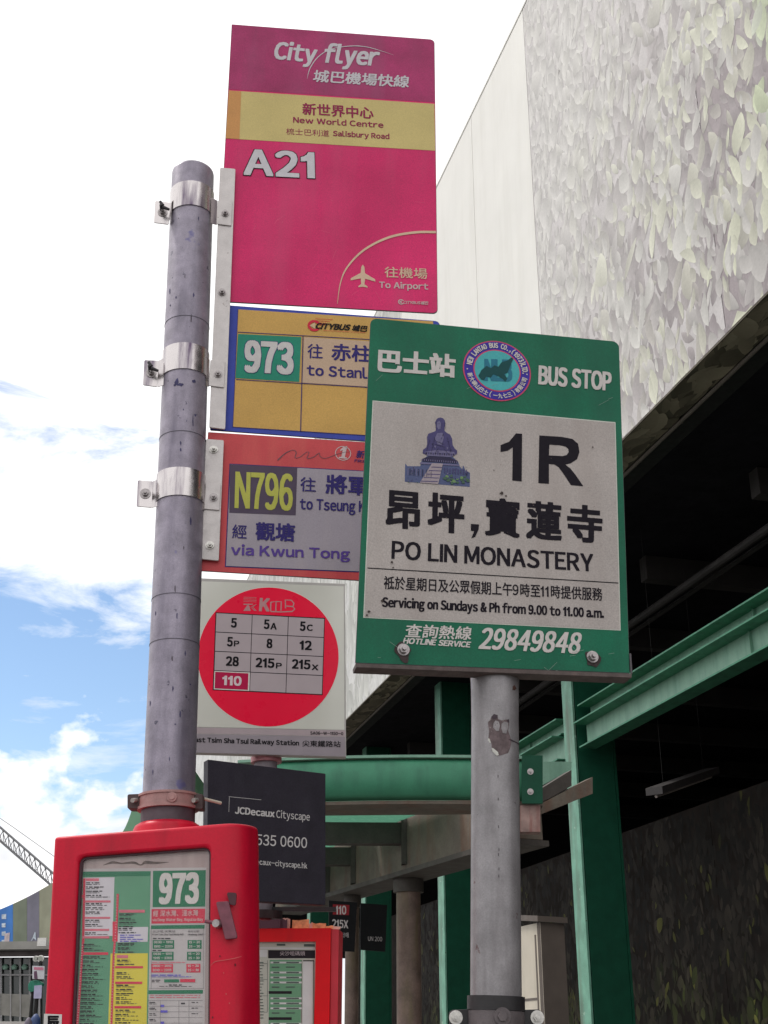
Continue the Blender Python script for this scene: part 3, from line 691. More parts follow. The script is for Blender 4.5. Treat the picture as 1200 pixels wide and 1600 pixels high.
# pink rubber-lined lower clamp
pinkc = mat('faded_clamp', (0.40, 0.22, 0.21), 0.55, 0.1, var=0.15, scale=50, grain=0.1, spots=((0.12, 0.04, 0.04), 60, 0.68))
brownc = mat('clamp_ear', (0.07, 0.045, 0.045), 0.6, 0.2, var=0.2, scale=60)
P0 = pole_at(0, 1266); P1 = pole_at(0, 1244)
lc = MB().ring(P0, P1, PR+0.005, PR, 64).make('lower_clamp', pinkc, pole, smooth=30, label='faded pink clamp with brown ears')
MB().ring(P0-pax*0.001, P0+pax*0.004, PR+0.0075, PR, 64).ring(P1-pax*0.003, P1+pax*0.001, PR+0.0075, PR, 64).make('ridge', pinkc, lc, smooth=30)
CF = Frame(P0.lerp(P1, 0.5), R(0), roll)
rb = CF.ab(276, 1254); MB().tube(CF.p(rb[0], rb[1], PR+0.003), CF.p(rb[0], rb[1], PR+0.0085), 0.0085, n=24).tube(CF.p(rb[0], rb[1], PR+0.008), CF.p(rb[0], rb[1], PR+0.0105), 0.005, n=24).make('boss', pinkc, lc)
for (x0, x1, bx_) in ((202, 224, 216), (298, 319, 310)):
    q = quad(CF, [(x0, 1244), (x1, 1243), (x1, 1267), (x0, 1266)])
    e_ = plate('ear', CF, rounded(q, 0.003), 0.03, brownc, lc, c=0.018, bevel=0.001)
    a_ = CF.ab(bx_, 1253); MB().tube(CF.p(a_[0], a_[1], 0.017), CF.p(a_[0]-0.004, a_[1]-0.003, 0.032), 0.004, n=10).make('bolt', bolt_light, lc)
a_ = CF.ab(310, 1246); b2 = CF.ab(342, 1250)
MB().tube(CF.p(a_[0], a_[1], 0.0), CF.p(b2[0], b2[1], -0.03), 0.0028, n=8).make('cable_tie', mat('tie_white', (0.6, 0.55, 0.45), 0.5), lc)
P2 = pole_at(0, 1285)
MB().ring(P2-pax*0.01, P0-pax*0.0005, PR+0.0012, PR-0.001, 48).make('sleeve', mat('dark_sleeve', (0.085, 0.065, 0.08), 0.6, var=0.2, scale=40), pole, smooth=30)

# ---------- A21 sign
def sign(name, fr, px, label):
    q = fr.ab(*px); return thing(name, fr.p(q[0], q[1], 0), label, 'sign')
Z1 = zmap(330, 20, 3.2432)
pinkp = mat('magenta_sheet', (0.68, 0.024, 0.145), 0.42, streak=((0.58, 0.07, 0.17), 0.45, 14), var=0.16, scale=4.5, grain=0.16, gscale=420, spec=0.2)
purp = mat('plum_sheet', (0.40, 0.035, 0.14), 0.42, streak=((0.33, 0.07, 0.16), 0.6, 16), var=0.22, scale=8, grain=0.2, gscale=420, spec=0.2)
yel = mat('yellow_sheet', (0.62, 0.50, 0.20), 0.4, var=0.07, scale=8, grain=0.10, gscale=420, spec=0.2)
orangep = mat('orange_patch', (0.62, 0.30, 0.10), 0.4, var=0.08, scale=10, grain=0.1, gscale=420, spec=0.2)
edge_m = mat('plate_edge', (0.10, 0.09, 0.10), 0.5, 0.4)
S1 = sign('bus_stop_sign', SF, (345, 480), 'tall magenta airport bus sign for route A21 with a yellow name band')
q = quad(SF, [(362, 38), (679, 62), (684, 490), (338, 471)])
loop = rounded(q, 0.011, (0.15, 1, 1, 0.4))
plate('plate', SF, loop, 0.0028, edge_m, S1, c=0)
def inset(loop, d):
    cx = sum(a for a, b in loop)/len(loop); cy = sum(b for a, b in loop)/len(loop)
    mx = max(a for a, b in loop)-cx; my = max(b for a, b in loop)-cy
    return [(cx+(a-cx)*(1-d/mx), cy+(b-cy)*(1-d/my)) for a, b in loop]
printed('face', SF, inset(loop, 0.0009), 1, pinkp, S1)
printed('header', SF, inset(rounded(quad(SF, [(362, 38), (679, 62), (680.5, 163), (357, 142)]), 0.011, (0.15, 1, 0, 0)), 0.0009), 1.6, purp, S1)
printed_px('name_band', SF, [Z1(89, 395), Z1(1131, 463), Z1(1135, 700), Z1(73, 638)], 2, yel, S1)
printed_px('patch', SF, [Z1(89, 395), Z1(152, 400), Z1(143, 641), Z1(73, 638)], 2.6, orangep, S1)
pale_i = ink('pale_pink', (0.62, 0.46, 0.46)); plum_i = ink('plum', (0.30, 0.02, 0.08)); silver_i = ink('silver', (0.60, 0.57, 0.60))
cream_i = ink('cream', (0.70, 0.50, 0.36))
text(SF, 'City', Z1(306, 262), Z1(522, 282), Z1(306, 140), silver_i, S1, bold=0.03, slant=0.16)
text(SF, 'flyer', Z1(556, 282), Z1(838, 300), Z1(556, 152), silver_i, S1, bold=0.03, slant=0.16)
def stz(Z, fr, pts, wd, layer, m, par, name='swoosh', n=8):
    pp = spline([fr.ab(*Z(*p))+(w_,) for p, w_ in zip(pts, wd)], n)
    return stroke(fr, [p[:2] for p in pp], [p[2] for p in pp], layer, m, par, name)
stz(Z1, SF, [(486, 338), (500, 285), (540, 228), (600, 190), (690, 172), (790, 176), (925, 216)], [0.0004, 0.002, 0.0022, 0.0018, 0.0022, 0.002, 0.0003], 3.4, silver_i, S1)
text(SF, '城巴機場快線', Z1(513, 352), Z1(1000, 383), Z1(513, 290), silver_i, S1, bold=0.025, slant=0.12)
text(SF, '新世界中心', Z1(462, 519), Z1(823, 541), Z1(462, 458), plum_i, S1, bold=0.022)
text(SF, 'New World Centre', Z1(415, 558), Z1(873, 585), Z1(415, 530), plum_i, S1, bold=0.035, mode='cap')
text(SF, '梳士巴利道', Z1(380, 619), Z1(597, 630), Z1(380, 586), plum_i, S1, bold=0.0)
text(SF, 'Salisbury Road', Z1(617, 626), Z1(903, 642), Z1(617, 600), plum_i, S1, bold=0.035, mode='cap')
text(SF, 'A21', Z1(160, 827), Z1(529, 845), Z1(160, 687), black_i, S1, bold=0.062, layer=3)
text(SF, 'A21', Z1(164, 824), Z1(526, 842), Z1(164, 690), ink('white2', (0.62, 0.60, 0.63)), S1, bold=0.042, layer=3.8)
stz(Z1, SF, [(639, 1476), (655, 1370), (690, 1290), (775, 1203), (900, 1140), (1030, 1115), (1139, 1113)], [0.0008, 0.0022, 0.0035, 0.0048, 0.0058, 0.0062, 0.0064], 3, cream_i, S1, 'arc')
pl = [(768, 1278), (776, 1290), (779, 1322), (830, 1352), (832, 1364), (780, 1350), (776, 1378), (792, 1388), (792, 1395), (768, 1390), (745, 1393), (746, 1386), (760, 1376), (757, 1348), (706, 1358), (707, 1347), (757, 1320), (760, 1290)]
printed_px('aeroplane_mark', SF, [Z1(*p) for p in pl], 3, cream_i, S1)
text(SF, '往機場', Z1(878, 1343), Z1(1095, 1352), Z1(878, 1288), cream_i, S1, bold=0.012)
text(SF, 'To Airport', Z1(850, 1396), Z1(1100, 1405), Z1(850, 1364), pale_i, S1, bold=0.04, mode='cap')
def ringmark(fr, c, ro, ri, layer, m, par, name='logo', a0=0, a1=2*math.pi, n=48, ky=1.0):
    mb = MB()
    for k in range(n):
        x0 = a0+(a1-a0)*k/n; x1 = a0+(a1-a0)*(k+1)/n
        mb.poly([fr.p(c[0]+ro*math.cos(x0), c[1]+ky*ro*math.sin(x0), LAY*layer), fr.p(c[0]+ro*math.cos(x1), c[1]+ky*ro*math.sin(x1), LAY*layer), fr.p(c[0]+ri*math.cos(x1), c[1]+ky*ri*math.sin(x1), LAY*layer), fr.p(c[0]+ri*math.cos(x0), c[1]+ky*ri*math.sin(x0), LAY*layer)])
    return mb.make(name, m, par)
cc = SF.ab(*Z1(962, 1467)); ringmark(SF, cc, 0.0066, 0.0042, 3, pale_i, S1, a0=R(25), a1=R(335))
printed('logo', SF, [(cc[0]-0.004, cc[1]), (cc[0]+0.001, cc[1]+0.004), (cc[0]+0.001, cc[1]-0.004)], 3.3, pale_i, S1)
text(SF, 'CITYBUS城巴', Z1(972, 1478), Z1(1098, 1482), Z1(972, 1460), pale_i, S1, bold=0.03, slant=0.2)

# ---------- 973 sign
Z3 = zmap(300, 470, 3.6367)
bluep = mat('blue_sheet', (0.045, 0.07, 0.40), 0.4, var=0.1, scale=20, grain=0.1, gscale=420, spec=0.2)
amber = mat('amber_sheet', (0.60, 0.36, 0.10), 0.42, var=0.07, scale=9, grain=0.13, gscale=420, spec=0.2)
creamp = mat('cream_sheet', (0.56, 0.40, 0.28), 0.42, var=0.05, scale=9, grain=0.1, gscale=420, spec=0.2)
gsheet = mat('green_sheet', (0.015, 0.24, 0.155), 0.42, var=0.08, scale=14, grain=0.12, gscale=420, spec=0.2)
SF2 = SF.shifted(-0.0015)
S2 = sign('bus_stop_sign', SF2, (335, 675), 'blue and amber route 973 sign to Stanley in the middle of the stack')
q = quad(SF2, [(344, 476), (687, 502), (692, 698), (328, 672)])
loop = rounded(q, 0.010, (0.3, 1, 0.5, 0.3)); plate('plate', SF2, loop, 0.0028, edge_m, S2, c=0)
printed('border', SF2, inset(loop, 0.0006), 1, bluep, S2)
printed_px('field', SF2, [Z3(262, 50), Z3(1370, 118), Z3(1376, 790), Z3(232, 719)], 2, amber, S2)
printed_px('route_box', SF2, [Z3(262, 190), Z3(621, 208), Z3(609, 463), Z3(247, 441)], 3, gsheet, S2)
printed_px('destination_box', SF2, [Z3(637, 208), Z3(1372, 256), Z3(1366, 513), Z3(627, 467)], 3, creamp, S2)
for l_, wd_ in (([(262, 180), (1372, 243)], 0.0016), ([(250, 449), (1372, 517)], 0.0016), ([(631, 200), (617, 744)], 0.0018), ([(262, 50), (232, 719)], 0.0008), ([(232, 719), (1376, 790)], 0.0008)):
    stroke(SF2, [SF2.ab(*Z3(*p)) for p in l_], wd_, 4, navy_i, S2)
text(SF2, '973', Z3(292, 413), Z3(580, 427), Z3(297, 222), navy_i, S2, bold=0.058, layer=4)
text(SF2, '973', Z3(295, 411), Z3(577, 425), Z3(300, 225), ink('white3', (0.60, 0.57, 0.56)), S2, bold=0.046, layer=4.9)
text(SF2, '往', Z3(655, 328), Z3(742, 333), Z3(657, 246), navy_i, S2, bold=0.01, layer=4)
text(SF2, '赤柱', Z3(791, 340), Z3(1018, 354), Z3(793, 244), navy_i, S2, bold=0.025, layer=4)
text(SF2, 'to Stanley', Z3(651, 425), Z3(1098, 451), Z3(652, 366), navy_i, S2, bold=0.035, layer=4, mode='cap')
redi = ink('red', (0.62, 0.03, 0.06))
cc = SF2.ab(*Z3(694, 144)); ringmark(SF2, cc, 0.0138, 0.0078, 4, redi, S2, a0=R(35), a1=R(325))
printed('logo', SF2, [(cc[0]-0.0095, cc[1]), (cc[0]+0.002, cc[1]+0.0078), (cc[0]+0.002, cc[1]-0.0078)], 4.4, ink('cream2', (0.62, 0.45, 0.28)), S2)
for k in range(4):
    yy = 104+k*11; stroke(SF2, [SF2.ab(*Z3(700+k*4, yy)), SF2.ab(*Z3(800-k*16, yy+6))], 0.0009, 4.6, redi, S2, 'logo')
text(SF2, 'CITYBUS', Z3(697, 162), Z3(893, 172), Z3(699, 128), black_i, S2, bold=0.06, slant=0.28, layer=5)
text(SF2, '城巴', Z3(905, 173), Z3(992, 180), Z3(908, 138), black_i, S2, bold=0.04, slant=0.2, layer=5)
stroke(SF2, [SF2.ab(*Z3(745, 172)), SF2.ab(*Z3(985, 184))], 0.0007, 5, redi, S2)

# ---------- N796 sign
redp = mat('coral_sheet', (0.60, 0.075, 0.085), 0.42, var=0.10, scale=9, grain=0.08, gscale=420, streak=((0.66, 0.15, 0.12), 0.4, 30), spec=0.2)
lav = mat('lavender_field', (0.38, 0.34, 0.39), 0.45, var=0.06, scale=9, grain=0.08, gscale=420, streak=((0.46, 0.40, 0.42), 0.5, 30), spec=0.2)
dbox = mat('dark_route_box', (0.085, 0.06, 0.10), 0.45, var=0.1, scale=30, spec=0.2)
SF3 = SF.shifted(0.0)
S3 = sign('bus_stop_sign', SF3, (325, 890), 'red night bus sign N796 with lavender field, lowest of the stack')
q = quad(SF3, [(325, 675), (694, 699), (690, 915), (313, 892)])
loop = rounded(q, 0.010, (0.2, 0.5, 1, 0.2)); plate('plate', SF3, loop, 0.0028, edge_m, S3, c=0)
printed('face', SF3, inset(loop, 0.0006), 1, redp, S3)
printed_px('field_edge', SF3, [Z3(213, 926), Z3(1340, 986), Z3(1330, 1560), Z3(187, 1513)], 1.8, navy_i, S3)
printed_px('field', SF3, [Z3(219, 931), Z3(1335, 990), Z3(1325, 1554), Z3(193, 1508)], 2.6, lav, S3)
printed_px('route_box', SF3, [Z3(216, 932), Z3(598, 950), Z3(589, 1221), Z3(212, 1206)], 3.4, dbox, S3)
yi = ink('yellow', (0.50, 0.50, 0.10))
text(SF3, 'N796', Z3(241, 1183), Z3(572, 1198), Z3(247, 970), yi, S3, bold=0.026, boldy=0.016, layer=4.4)
text(SF3, '往', Z3(614, 1085), Z3(703, 1090), Z3(616, 1003), navy_i, S3, bold=0.01, layer=4.4)
text(SF3, '將軍澳', Z3(758, 1098), Z3(1130, 1118), Z3(761, 988), navy_i, S3, bold=0.03, layer=4.4)
text(SF3, 'to Tseung Kwan O', Z3(611, 1186), Z3(1175, 1212), Z3(613, 1124), navy_i, S3, bold=0.03, layer=4.4, mode='cap')
text(SF3, '經', Z3(228, 1350), Z3(310, 1354), Z3(230, 1272), navy_i, S3, bold=0.01, layer=4.4)
text(SF3, '觀塘', Z3(359, 1362), Z3(584, 1372), Z3(362, 1258), navy_i, S3, bold=0.03, layer=4.4)
purple_i = ink('purple', (0.11, 0.06, 0.30))
text(SF3, 'via Kwun Tong', Z3(221, 1446), Z3(897, 1470), Z3(223, 1388), purple_i, S3, bold=0.04, layer=4.4, mode='cap')
cc = SF3.ab(*Z3(858, 868)); wi = ink('white4', (0.62, 0.5, 0.5))
ringmark(SF3, cc, 0.0160, 0.0144, 2.6, wi, S3)
printed_px('logo', SF3, [Z3(862, 830), Z3(882, 826), Z3(868, 890), Z3(880, 892), Z3(878, 899), Z3(834, 896), Z3(836, 888), Z3(848, 888), Z3(856, 850), Z3(842, 856), Z3(844, 846)], 2.6, wi, S3)
gr_i = ink('slate', (0.14, 0.10, 0.12))
stz(Z3, SF3, [(486, 908), (530, 868), (572, 850), (592, 862), (586, 892), (612, 890), (650, 862), (664, 866), (654, 896), (690, 890), (722, 866), (728, 886), (760, 896), (840, 868), (900, 858)], [0.0022, 0.0016, 0.001, 0.0013, 0.0013, 0.001, 0.001, 0.001, 0.0013, 0.0012, 0.0012, 0.001, 0.001, 0.001, 0.0004], 2.9, gr_i, S3, 'line', 5)
text(SF3, '新巴', Z3(930, 894), Z3(1024, 900), Z3(932, 850), navy_i, S3, bold=0.02, slant=0.15, layer=2.8)
text(SF3, 'FIRST BUS', Z3(922, 918), Z3(1075, 928), Z3(922, 902), navy_i, S3, bold=0.03, slant=0.1, layer=2.8)

# ------------------------------------------------------------------ round pole with the Po Lin sign
RD = 1.95
b0 = at(775, 1560, RD); b1 = at(773, 1030, RD); rax = (b1-b0).normalized(); rfoot = b0-rax*(b0.z/rax.z)
pole2 = thing('sign_pole', rfoot, 'thick grey round pole with peeling paint patch under the green bus stop sign', 'pole', 'bus stop poles')
RR = 0.0375
MB().lathe(rfoot, [(RR, 0), (RR, (b1-rfoot).length-0.10), (RR*1.02, (b1-rfoot).length-0.05), (RR*1.10, (b1-rfoot).length)], 48, rax).make('shaft', galv2, pole2, smooth=60)
GF = Frame(at(771, 780, RD-0.045), R(9), math.atan2(rax.x, rax.z)*0.5)
# peeled paint: raised irregular flakes and the exposed patch
RF = Frame(at(775, 1190, RD), R(0), math.atan2(rax.x, rax.z))
CUR = [rfoot, rax, RF, RR, pole2]
def on_pole(px, py, lift):
    f0, ax0, F0, r0, _p = CUR
    a, b = F0.ab(px, py); P = F0.p(a, b, 0); t = (P-f0).dot(ax0); ax = f0+ax0*t; x = (P-ax).dot(F0.u)
    x *= 0.96; x = max(-r0*0.97, min(r0*0.97, x)); return ax+F0.u*(x*(r0+lift)/r0)+F0.n*math.sqrt(max(1e-8, r0**2-x*x))*(r0+lift)/r0
Z5 = zmap(720, 1030, 7.2727)
def wrap_patch(name, pts, lift, m, n=7):
    """an irregular patch lying on the curved pole: fan of strips across"""
    cx = sum(p[0] for p in pts)/len(pts); cy = sum(p[1] for p in pts)/len(pts); mb = MB(); P = pts+[pts[0]]
    rings = [[on_pole(*Z5(cx+(x-cx)*k/n, cy+(y-cy)*k/n), lift) for x, y in pts] for k in range(1, n+1)]
    c0 = on_pole(*Z5(cx, cy), lift); m_ = len(pts)
    for i in range(m_): mb.poly([c0, rings[0][i], rings[0][(i+1) % m_]])
    for k in range(n-1):
        for i in range(m_): mb.poly([rings[k][i], rings[k+1][i], rings[k+1][(i+1) % m_], rings[k][(i+1) % m_]])
    return mb.make(name, m, CUR[4])
primer = mat('exposed_primer', (0.13, 0.095, 0.10), 0.8, var=0.35, scale=90, bump=0.4, spots=((0.32, 0.29, 0.27), 70, 0.64))
flake = mat('paint_flake', (0.27, 0.25, 0.26), 0.6, var=0.3, scale=120, spots=((0.12, 0.09, 0.10), 120, 0.60))
darkp = mat('dark_chip', (0.05, 0.035, 0.045), 0.8)
wrap_patch('bare_patch', [(285, 780), (318, 735), (352, 690), (392, 700), (402, 745), (440, 760), (500, 745), (528, 750), (532, 800), (520, 870), (545, 930), (560, 990), (545, 1060), (520, 1120), (440, 1150), (385, 1160), (330, 1100), (325, 1020), (290, 960), (300, 880)], 0.0004, primer)
wrap_patch('paint_flake', [(350, 790), (372, 762), (410, 775), (422, 820), (410, 880), (380, 880), (345, 840)], 0.0009, flake)
wrap_patch('paint_flake', [(440, 800), (470, 772), (515, 780), (520, 830), (495, 905), (455, 900), (438, 850)], 0.0009, flake)
wrap_patch('paint_flake', [(328, 1068), (350, 1075), (400, 1118), (408, 1150), (385, 1158), (338, 1110)], 0.0012, mat('flake_light', (0.55, 0.54, 0.5), 0.5))
wrap_patch('paint_flake', [(288, 958), (305, 965), (320, 1010), (310, 1012), (290, 985)], 0.0012, MATS['flake_light'])
wrap_patch('chip', [(322, 722), (355, 688), (398, 704), (392, 738), (345, 748)], 0.0008, darkp)
wrap_patch('chip', [(505, 745), (530, 740), (533, 775), (512, 780)], 0.0008, darkp)
wrap_patch('chip', [(100, 215), (150, 205), (190, 235), (185, 265), (130, 300), (98, 260)], 0.0008, rust)
wrap_patch('chip', [(575, 360), (600, 340), (625, 370), (600, 400), (572, 405)], 0.0008, rust)
wrap_patch('chip', [(520, 965), (560, 962), (668, 978), (660, 992), (560, 980)], 0.0010, darkp)
for (x, y) in ((400, 1385), (402, 1640), (406, 1950), (410, 2205), (404, 2260), (410, 2420), (408, 2500)):
    wrap_patch('chip', [(x-4, y-16), (x+4, y-14), (x+5, y+14), (x-3, y+18)], 0.0006, darkp, 3)
# chips and scratches on the galvanised pole
CUR[:] = [pfoot, pax, Frame(pole_at(0, 800), 0, roll), PR, pole]
chipm = mat('blue_chip', (0.055, 0.05, 0.13), 0.8, var=0.3, scale=90); Zi = (lambda x, y: (x, y)); Z5_keep = Z5; Z5 = Zi
rs_ = random.Random(11)
for k in range(36):
    y = rs_.uniform(300, 1225); cxp = 302-(y-262)*0.0391; hw = 30+(y-262)*0.0105
    if any(a-6 < y < b+6 for a, b in ((300, 345), (550, 598), (742, 793), (1238, 1290))): continue
    x = cxp+rs_.uniform(-0.85, 0.85)*hw; w_ = rs_.uniform(0.5, 1.3); h_ = rs_.uniform(0.8, 6.0)*(1 if rs_.random() < 0.7 else 1.8)
    wrap_patch('chip', [(x+w_*rs_.uniform(.6, 1.3)*math.cos(a)-0.0*a, y+h_*rs_.uniform(.6, 1.3)*math.sin(a)) for a in [j*math.pi/4 for j in range(8)]], 0.0004, chipm if rs_.random() < 0.6 else darkp, 2)
for (x, y, w_, h_) in ((281, 613, 4, 6), (287, 617, 5, 3), (308, 609, 3, 3), (278, 617, 3, 2), (272, 1196, 0.8, 4)):
    wrap_patch('chip', [(x+w_*rs_.uniform(.5, 1.2)*math.cos(a), y+h_*rs_.uniform(.5, 1.2)*math.sin(a)) for a in [j*math.pi/5 for j in range(10)]], 0.0004, chipm, 2)
Z5 = Z5_keep; CUR[:] = [rfoot, rax, RF, RR, pole2]
# collar and clamp at the foot of the frame
blk = mat('black_collar', (0.02, 0.018, 0.02), 0.55, var=0.2, scale=40)
def rp_at(py):
    lo_, hi_ = 0.0, (b1-rfoot).length
    for _ in range(40):
        mid = (lo_+hi_)/2; r_ = rfoot+rax*mid-CAM; yy = 800-(r_.dot(UP)/r_.dot(FWD))*FOC
        if yy > py: lo_ = mid
        else: hi_ = mid
    return rfoot+rax*((lo_+hi_)/2)
MB().ring(rp_at(1579), rp_at(1557), RR+0.0045, RR-0.001, 48).make('collar', blk, pole2, smooth=30)
clm = mat('clamp_grey', (0.13, 0.11, 0.115), 0.55, 0.3, var=0.25, scale=40, grain=0.15, spots=((0.12, 0.03, 0.03), 50, 0.66))
MB().ring(rp_at(1640), rp_at(1580), RR+0.0035, RR-0.001, 48).make('clamp', clm, pole2, smooth=30)
CF2 = Frame(rp_at(1590), 0, math.atan2(rax.x, rax.z))
for (x0, x1, cx_) in ((702, 733, 712), (813, 846, 839)):
    q = quad(CF2, [(x0, 1578), (x1, 1577), (x1, 1625), (x0, 1625)]); e_ = plate('ear', CF2, rounded(q, 0.006, (1 if x0 < 750 else 0, 0 if x0 < 750 else 1, 0, 0)), 0.012, blk, pole2, c=0.004, bevel=0.0008)
    a_ = CF2.ab(cx_, 1590); hexbolt(CF2.p(a_[0], a_[1], 0.0045), CF2.n, 0.0058, e_, bolt_light, None)
a_ = CF2.ab(781, 1589); MB().tube(CF2.p(a_[0], a_[1], RR), CF2.p(a_[0], a_[1], RR+0.008), 0.012, n=24).tube(CF2.p(a_[0], a_[1], RR+0.008), CF2.p(a_[0], a_[1], RR+0.013), 0.007, n=6).make('boss', clm, pole2)

# green sign
Z4 = zmap(550, 490, 2.7273); Z6 = zmap(550, 760, 2.6667)
gp = mat('green_sign_sheet', (0.006, 0.135, 0.072), 0.4, streak=((0.010, 0.09, 0.055), 0.5, 16), var=0.2, scale=6, grain=0.16, gscale=380, spots=((0.02, 0.10, 0.10), 24, 0.70), spec=0.2)
gf = mat('grey_sign_field', (0.44, 0.395, 0.375), 0.5, streak=((0.33, 0.28, 0.26), 0.4, 20), var=0.09, scale=7, grain=0.17, gscale=430, spots=((0.12, 0.08, 0.08), 55, 0.755), spec=0.2)
S4 = sign('bus_stop_sign', GF, (771, 1045), 'green framed bus stop sign for 1R Po Lin Monastery on the grey round pole')
q = quad(GF, [(579, 497), (967, 534), (984, 1052), (555, 1036)])
loop = rounded(q, 0.012, (1, 1, 0.15, 0.15)); plate('plate', GF, loop, 0.003, edge_m, S4, c=0)
printed('face', GF, inset(loop, 0.0006), 1, gp, S4)
printed_px('field_edge', GF, [(582, 626), (961.5, 660), (969.5, 985.5), (567.5, 965.5)], 1.8, ink('pale_edge', (0.6, 0.62, 0.56)), S4)
printed_px('field', GF, [(583.5, 627.5), (960, 661.5), (968, 984), (569, 964)], 2.6, gf, S4)
stroke(GF, [GF.ab(574, 888), GF.ab(966, 911.5)], 0.0017, 3.4, black_i, S4)
wt = ink('offwhite', (0.60, 0.56, 0.54)); bk = ink('sign_black', (0.006, 0.003, 0.009))
text(GF, '巴士站', Z4(107, 250), Z4(440, 276), Z4(112, 150), wt, S4, bold=0.045, layer=3)
text(GF, 'BUS STOP', Z4(792, 304), Z4(1105, 333), Z4(795, 221), wt, S4, bold=0.042, boldy=0.03, layer=3)
text(GF, '1', Z4(660, 713), Z4(716, 717), Z4(664, 512), bk, S4, bold=0.07, layer=3.6, mode='cap') if False else None
Q = lambda pts: quad(GF, [Z4(*p) for p in pts])
printed('lettering', GF, Q([(632, 562), (668, 548), (698, 512), (724, 514), (722, 717), (682, 713), (684, 572), (662, 586), (632, 592)]), 3.6, bk, S4)
Rt = [(797, 521), (892, 527), (938, 536), (962, 556), (968, 592), (958, 622), (930, 640), (908, 645), (930, 662), (952, 690), (984, 737), (932, 733), (905, 692), (880, 657), (862, 645), (838, 643), (838, 727), (793, 724)]
Ri = [(840, 560), (884, 563), (908, 568), (920, 578), (922, 592), (914, 604), (896, 609), (838, 606)]
# the R as an outline with its counter cut out (strip between two loops)
def holed(fr, outer, inner, layer, m, par, name='lettering'):
    import bmesh as bmm
    bm = bmm.new(); E = []
    for lp in (outer, inner):
        vs_ = [bm.verts.new(fr.p(a, b, LAY*layer)-origin(par)) for a, b in lp]
        for i in range(len(vs_)): E.append(bm.edges.new((vs_[i], vs_[(i+1) % len(vs_)])))
    bmm.ops.triangle_fill(bm, use_beauty=True, use_dissolve=False, edges=E)
    me = bpy.data.meshes.new(name); bm.to_mesh(me); bm.free(); me.materials.append(m)
    o = bpy.data.objects.new(name, me); COL.objects.link(o); o.parent = par; return o
holed(GF, Q(Rt), Q(Ri), 3.6, bk, S4)
for ch, x0, x1, y0, y1 in (('昂', 138, 282, 18, 178), ('坪', 313, 467, 28, 195), ('寶', 552, 698, 48, 212), ('蓮', 724, 873, 62, 225), ('寺', 893, 1042, 76, 235)):
    text(GF, ch, Z6(x0, y1-6), Z6(x1, y1+6), Z6(x0+3, y0-3), bk, S4, bold=0.035, layer=3.6)
printed('lettering', GF, quad(GF, [Z6(495, 158), Z6(528, 160), Z6(527, 180), Z6(512, 212), Z6(496, 218), Z6(508, 188), Z6(494, 186)]), 3.6, bk, S4)
text(GF, 'PO LIN MONASTERY', Z6(163, 304), Z6(1006, 358), Z6(166, 227), bk, S4, bold=0.035, boldy=0.02, layer=3.6)
text(GF, '祗於星期日及公眾假期上午9時至11時提供服務', Z6(131, 430), Z6(1043, 479), Z6(133, 374), bk, S4, bold=0.012, layer=3.6)
text(GF, 'Servicing on Sundays & Ph from 9.00 to 11.00 a.m.', Z6(124, 503), Z6(1049, 550), Z6(126, 463), bk, S4, bold=0.052, boldy=0.03, layer=3.6, mode='cap')
text(GF, '查詢熱線', Z6(218, 630), Z6(494, 642), Z6(220, 573), wt, S4, bold=0.02, slant=0.12, layer=3)
text(GF, 'HOTLINE SERVICE', Z6(210, 656), Z6(490, 673), Z6(212, 631), wt, S4, bold=0.06, slant=0.2, layer=3)
text(GF, '29849848', Z6(524, 679), Z6(945, 700), Z6(530, 588), wt, S4, bold=0.04, boldy=0.02, slant=0.16, layer=3)
# round emblem
lc_ = GF.ab(*Z4(617, 245)); kr = (Vector(GF.ab(*Z4(762, 262))+(0,))-Vector(GF.ab(*Z4(472, 232))+(0,))).length/2
def dk(name, r0, layer, m): printed(name, GF, disc(lc_, kr*r0, kr*r0*0.985, 72), layer, m, S4)
ppink = ink('emblem_pink', (0.55, 0.07, 0.16)); pblue = ink('emblem_blue', (0.05, 0.035, 0.33)); pcy = ink('emblem_cyan', (0.08, 0.42, 0.44)); pgr = ink('emblem_green', (0.01, 0.07, 0.075))
dk('emblem_rim', 1.0, 3, ppink); dk('emblem_band', 0.96, 3.6, pblue); dk('emblem_inner_rim', 0.70, 4.2, ppink); dk('emblem_centre', 0.66, 4.8, pcy)
def arc_text(s, rad, a_start, a_end, hgt, flip, bold):
    n = len(s); mb = MB()
    for i, ch in enumerate(s):
        if ch == ' ': continue
        an = a_start+(a_end-a_start)*(i+0.5)/n; v, f = text_mesh(ch)
        x0 = min(p[0] for p in v); x1 = max(p[0] for p in v); H0 = max(p[1] for p in text_mesh('H')[0]); y0 = 0.0
        if ord(ch) > 1000: y0 = -0.08; H0 = 0.92
        sc_ = hgt/H0; wmax = abs(a_end-a_start)/n*rad*0.86; sx_ = min(sc_, wmax/max(1e-4, (x1-x0))) if (x1-x0) > 0.3 else sc_*0.8
        er = Vector((math.cos(an), math.sin(an), 0)); et = Vector((math.sin(an), -math.cos(an), 0))
        if flip: er = -er; et = -et
        for k, (ox, oy) in enumerate([(0, 0), (bold, 0), (-bold, 0), (0, bold), (0, -bold)]):
            i0 = len(mb.v)
            for (x, y) in v:
                p = Vector((lc_[0], lc_[1], 0))+Vector((math.cos(an), math.sin(an), 0))*rad+et*((x-(x0+x1)/2)*sx_+ox)+er*((y-y0)*sc_-hgt/2+oy)
                mb.v.append(GF.p(p.x, p.y, LAY*5.2+k*0.00003))
            mb.f += [tuple(j+i0 for j in q_) for q_ in f]
    mb.make('lettering', wt, S4)
arc_text('NEW LANTAO BUS CO.,(1973)LTD.', kr*0.825, R(172), R(-4), kr*0.155, False, kr*0.010)
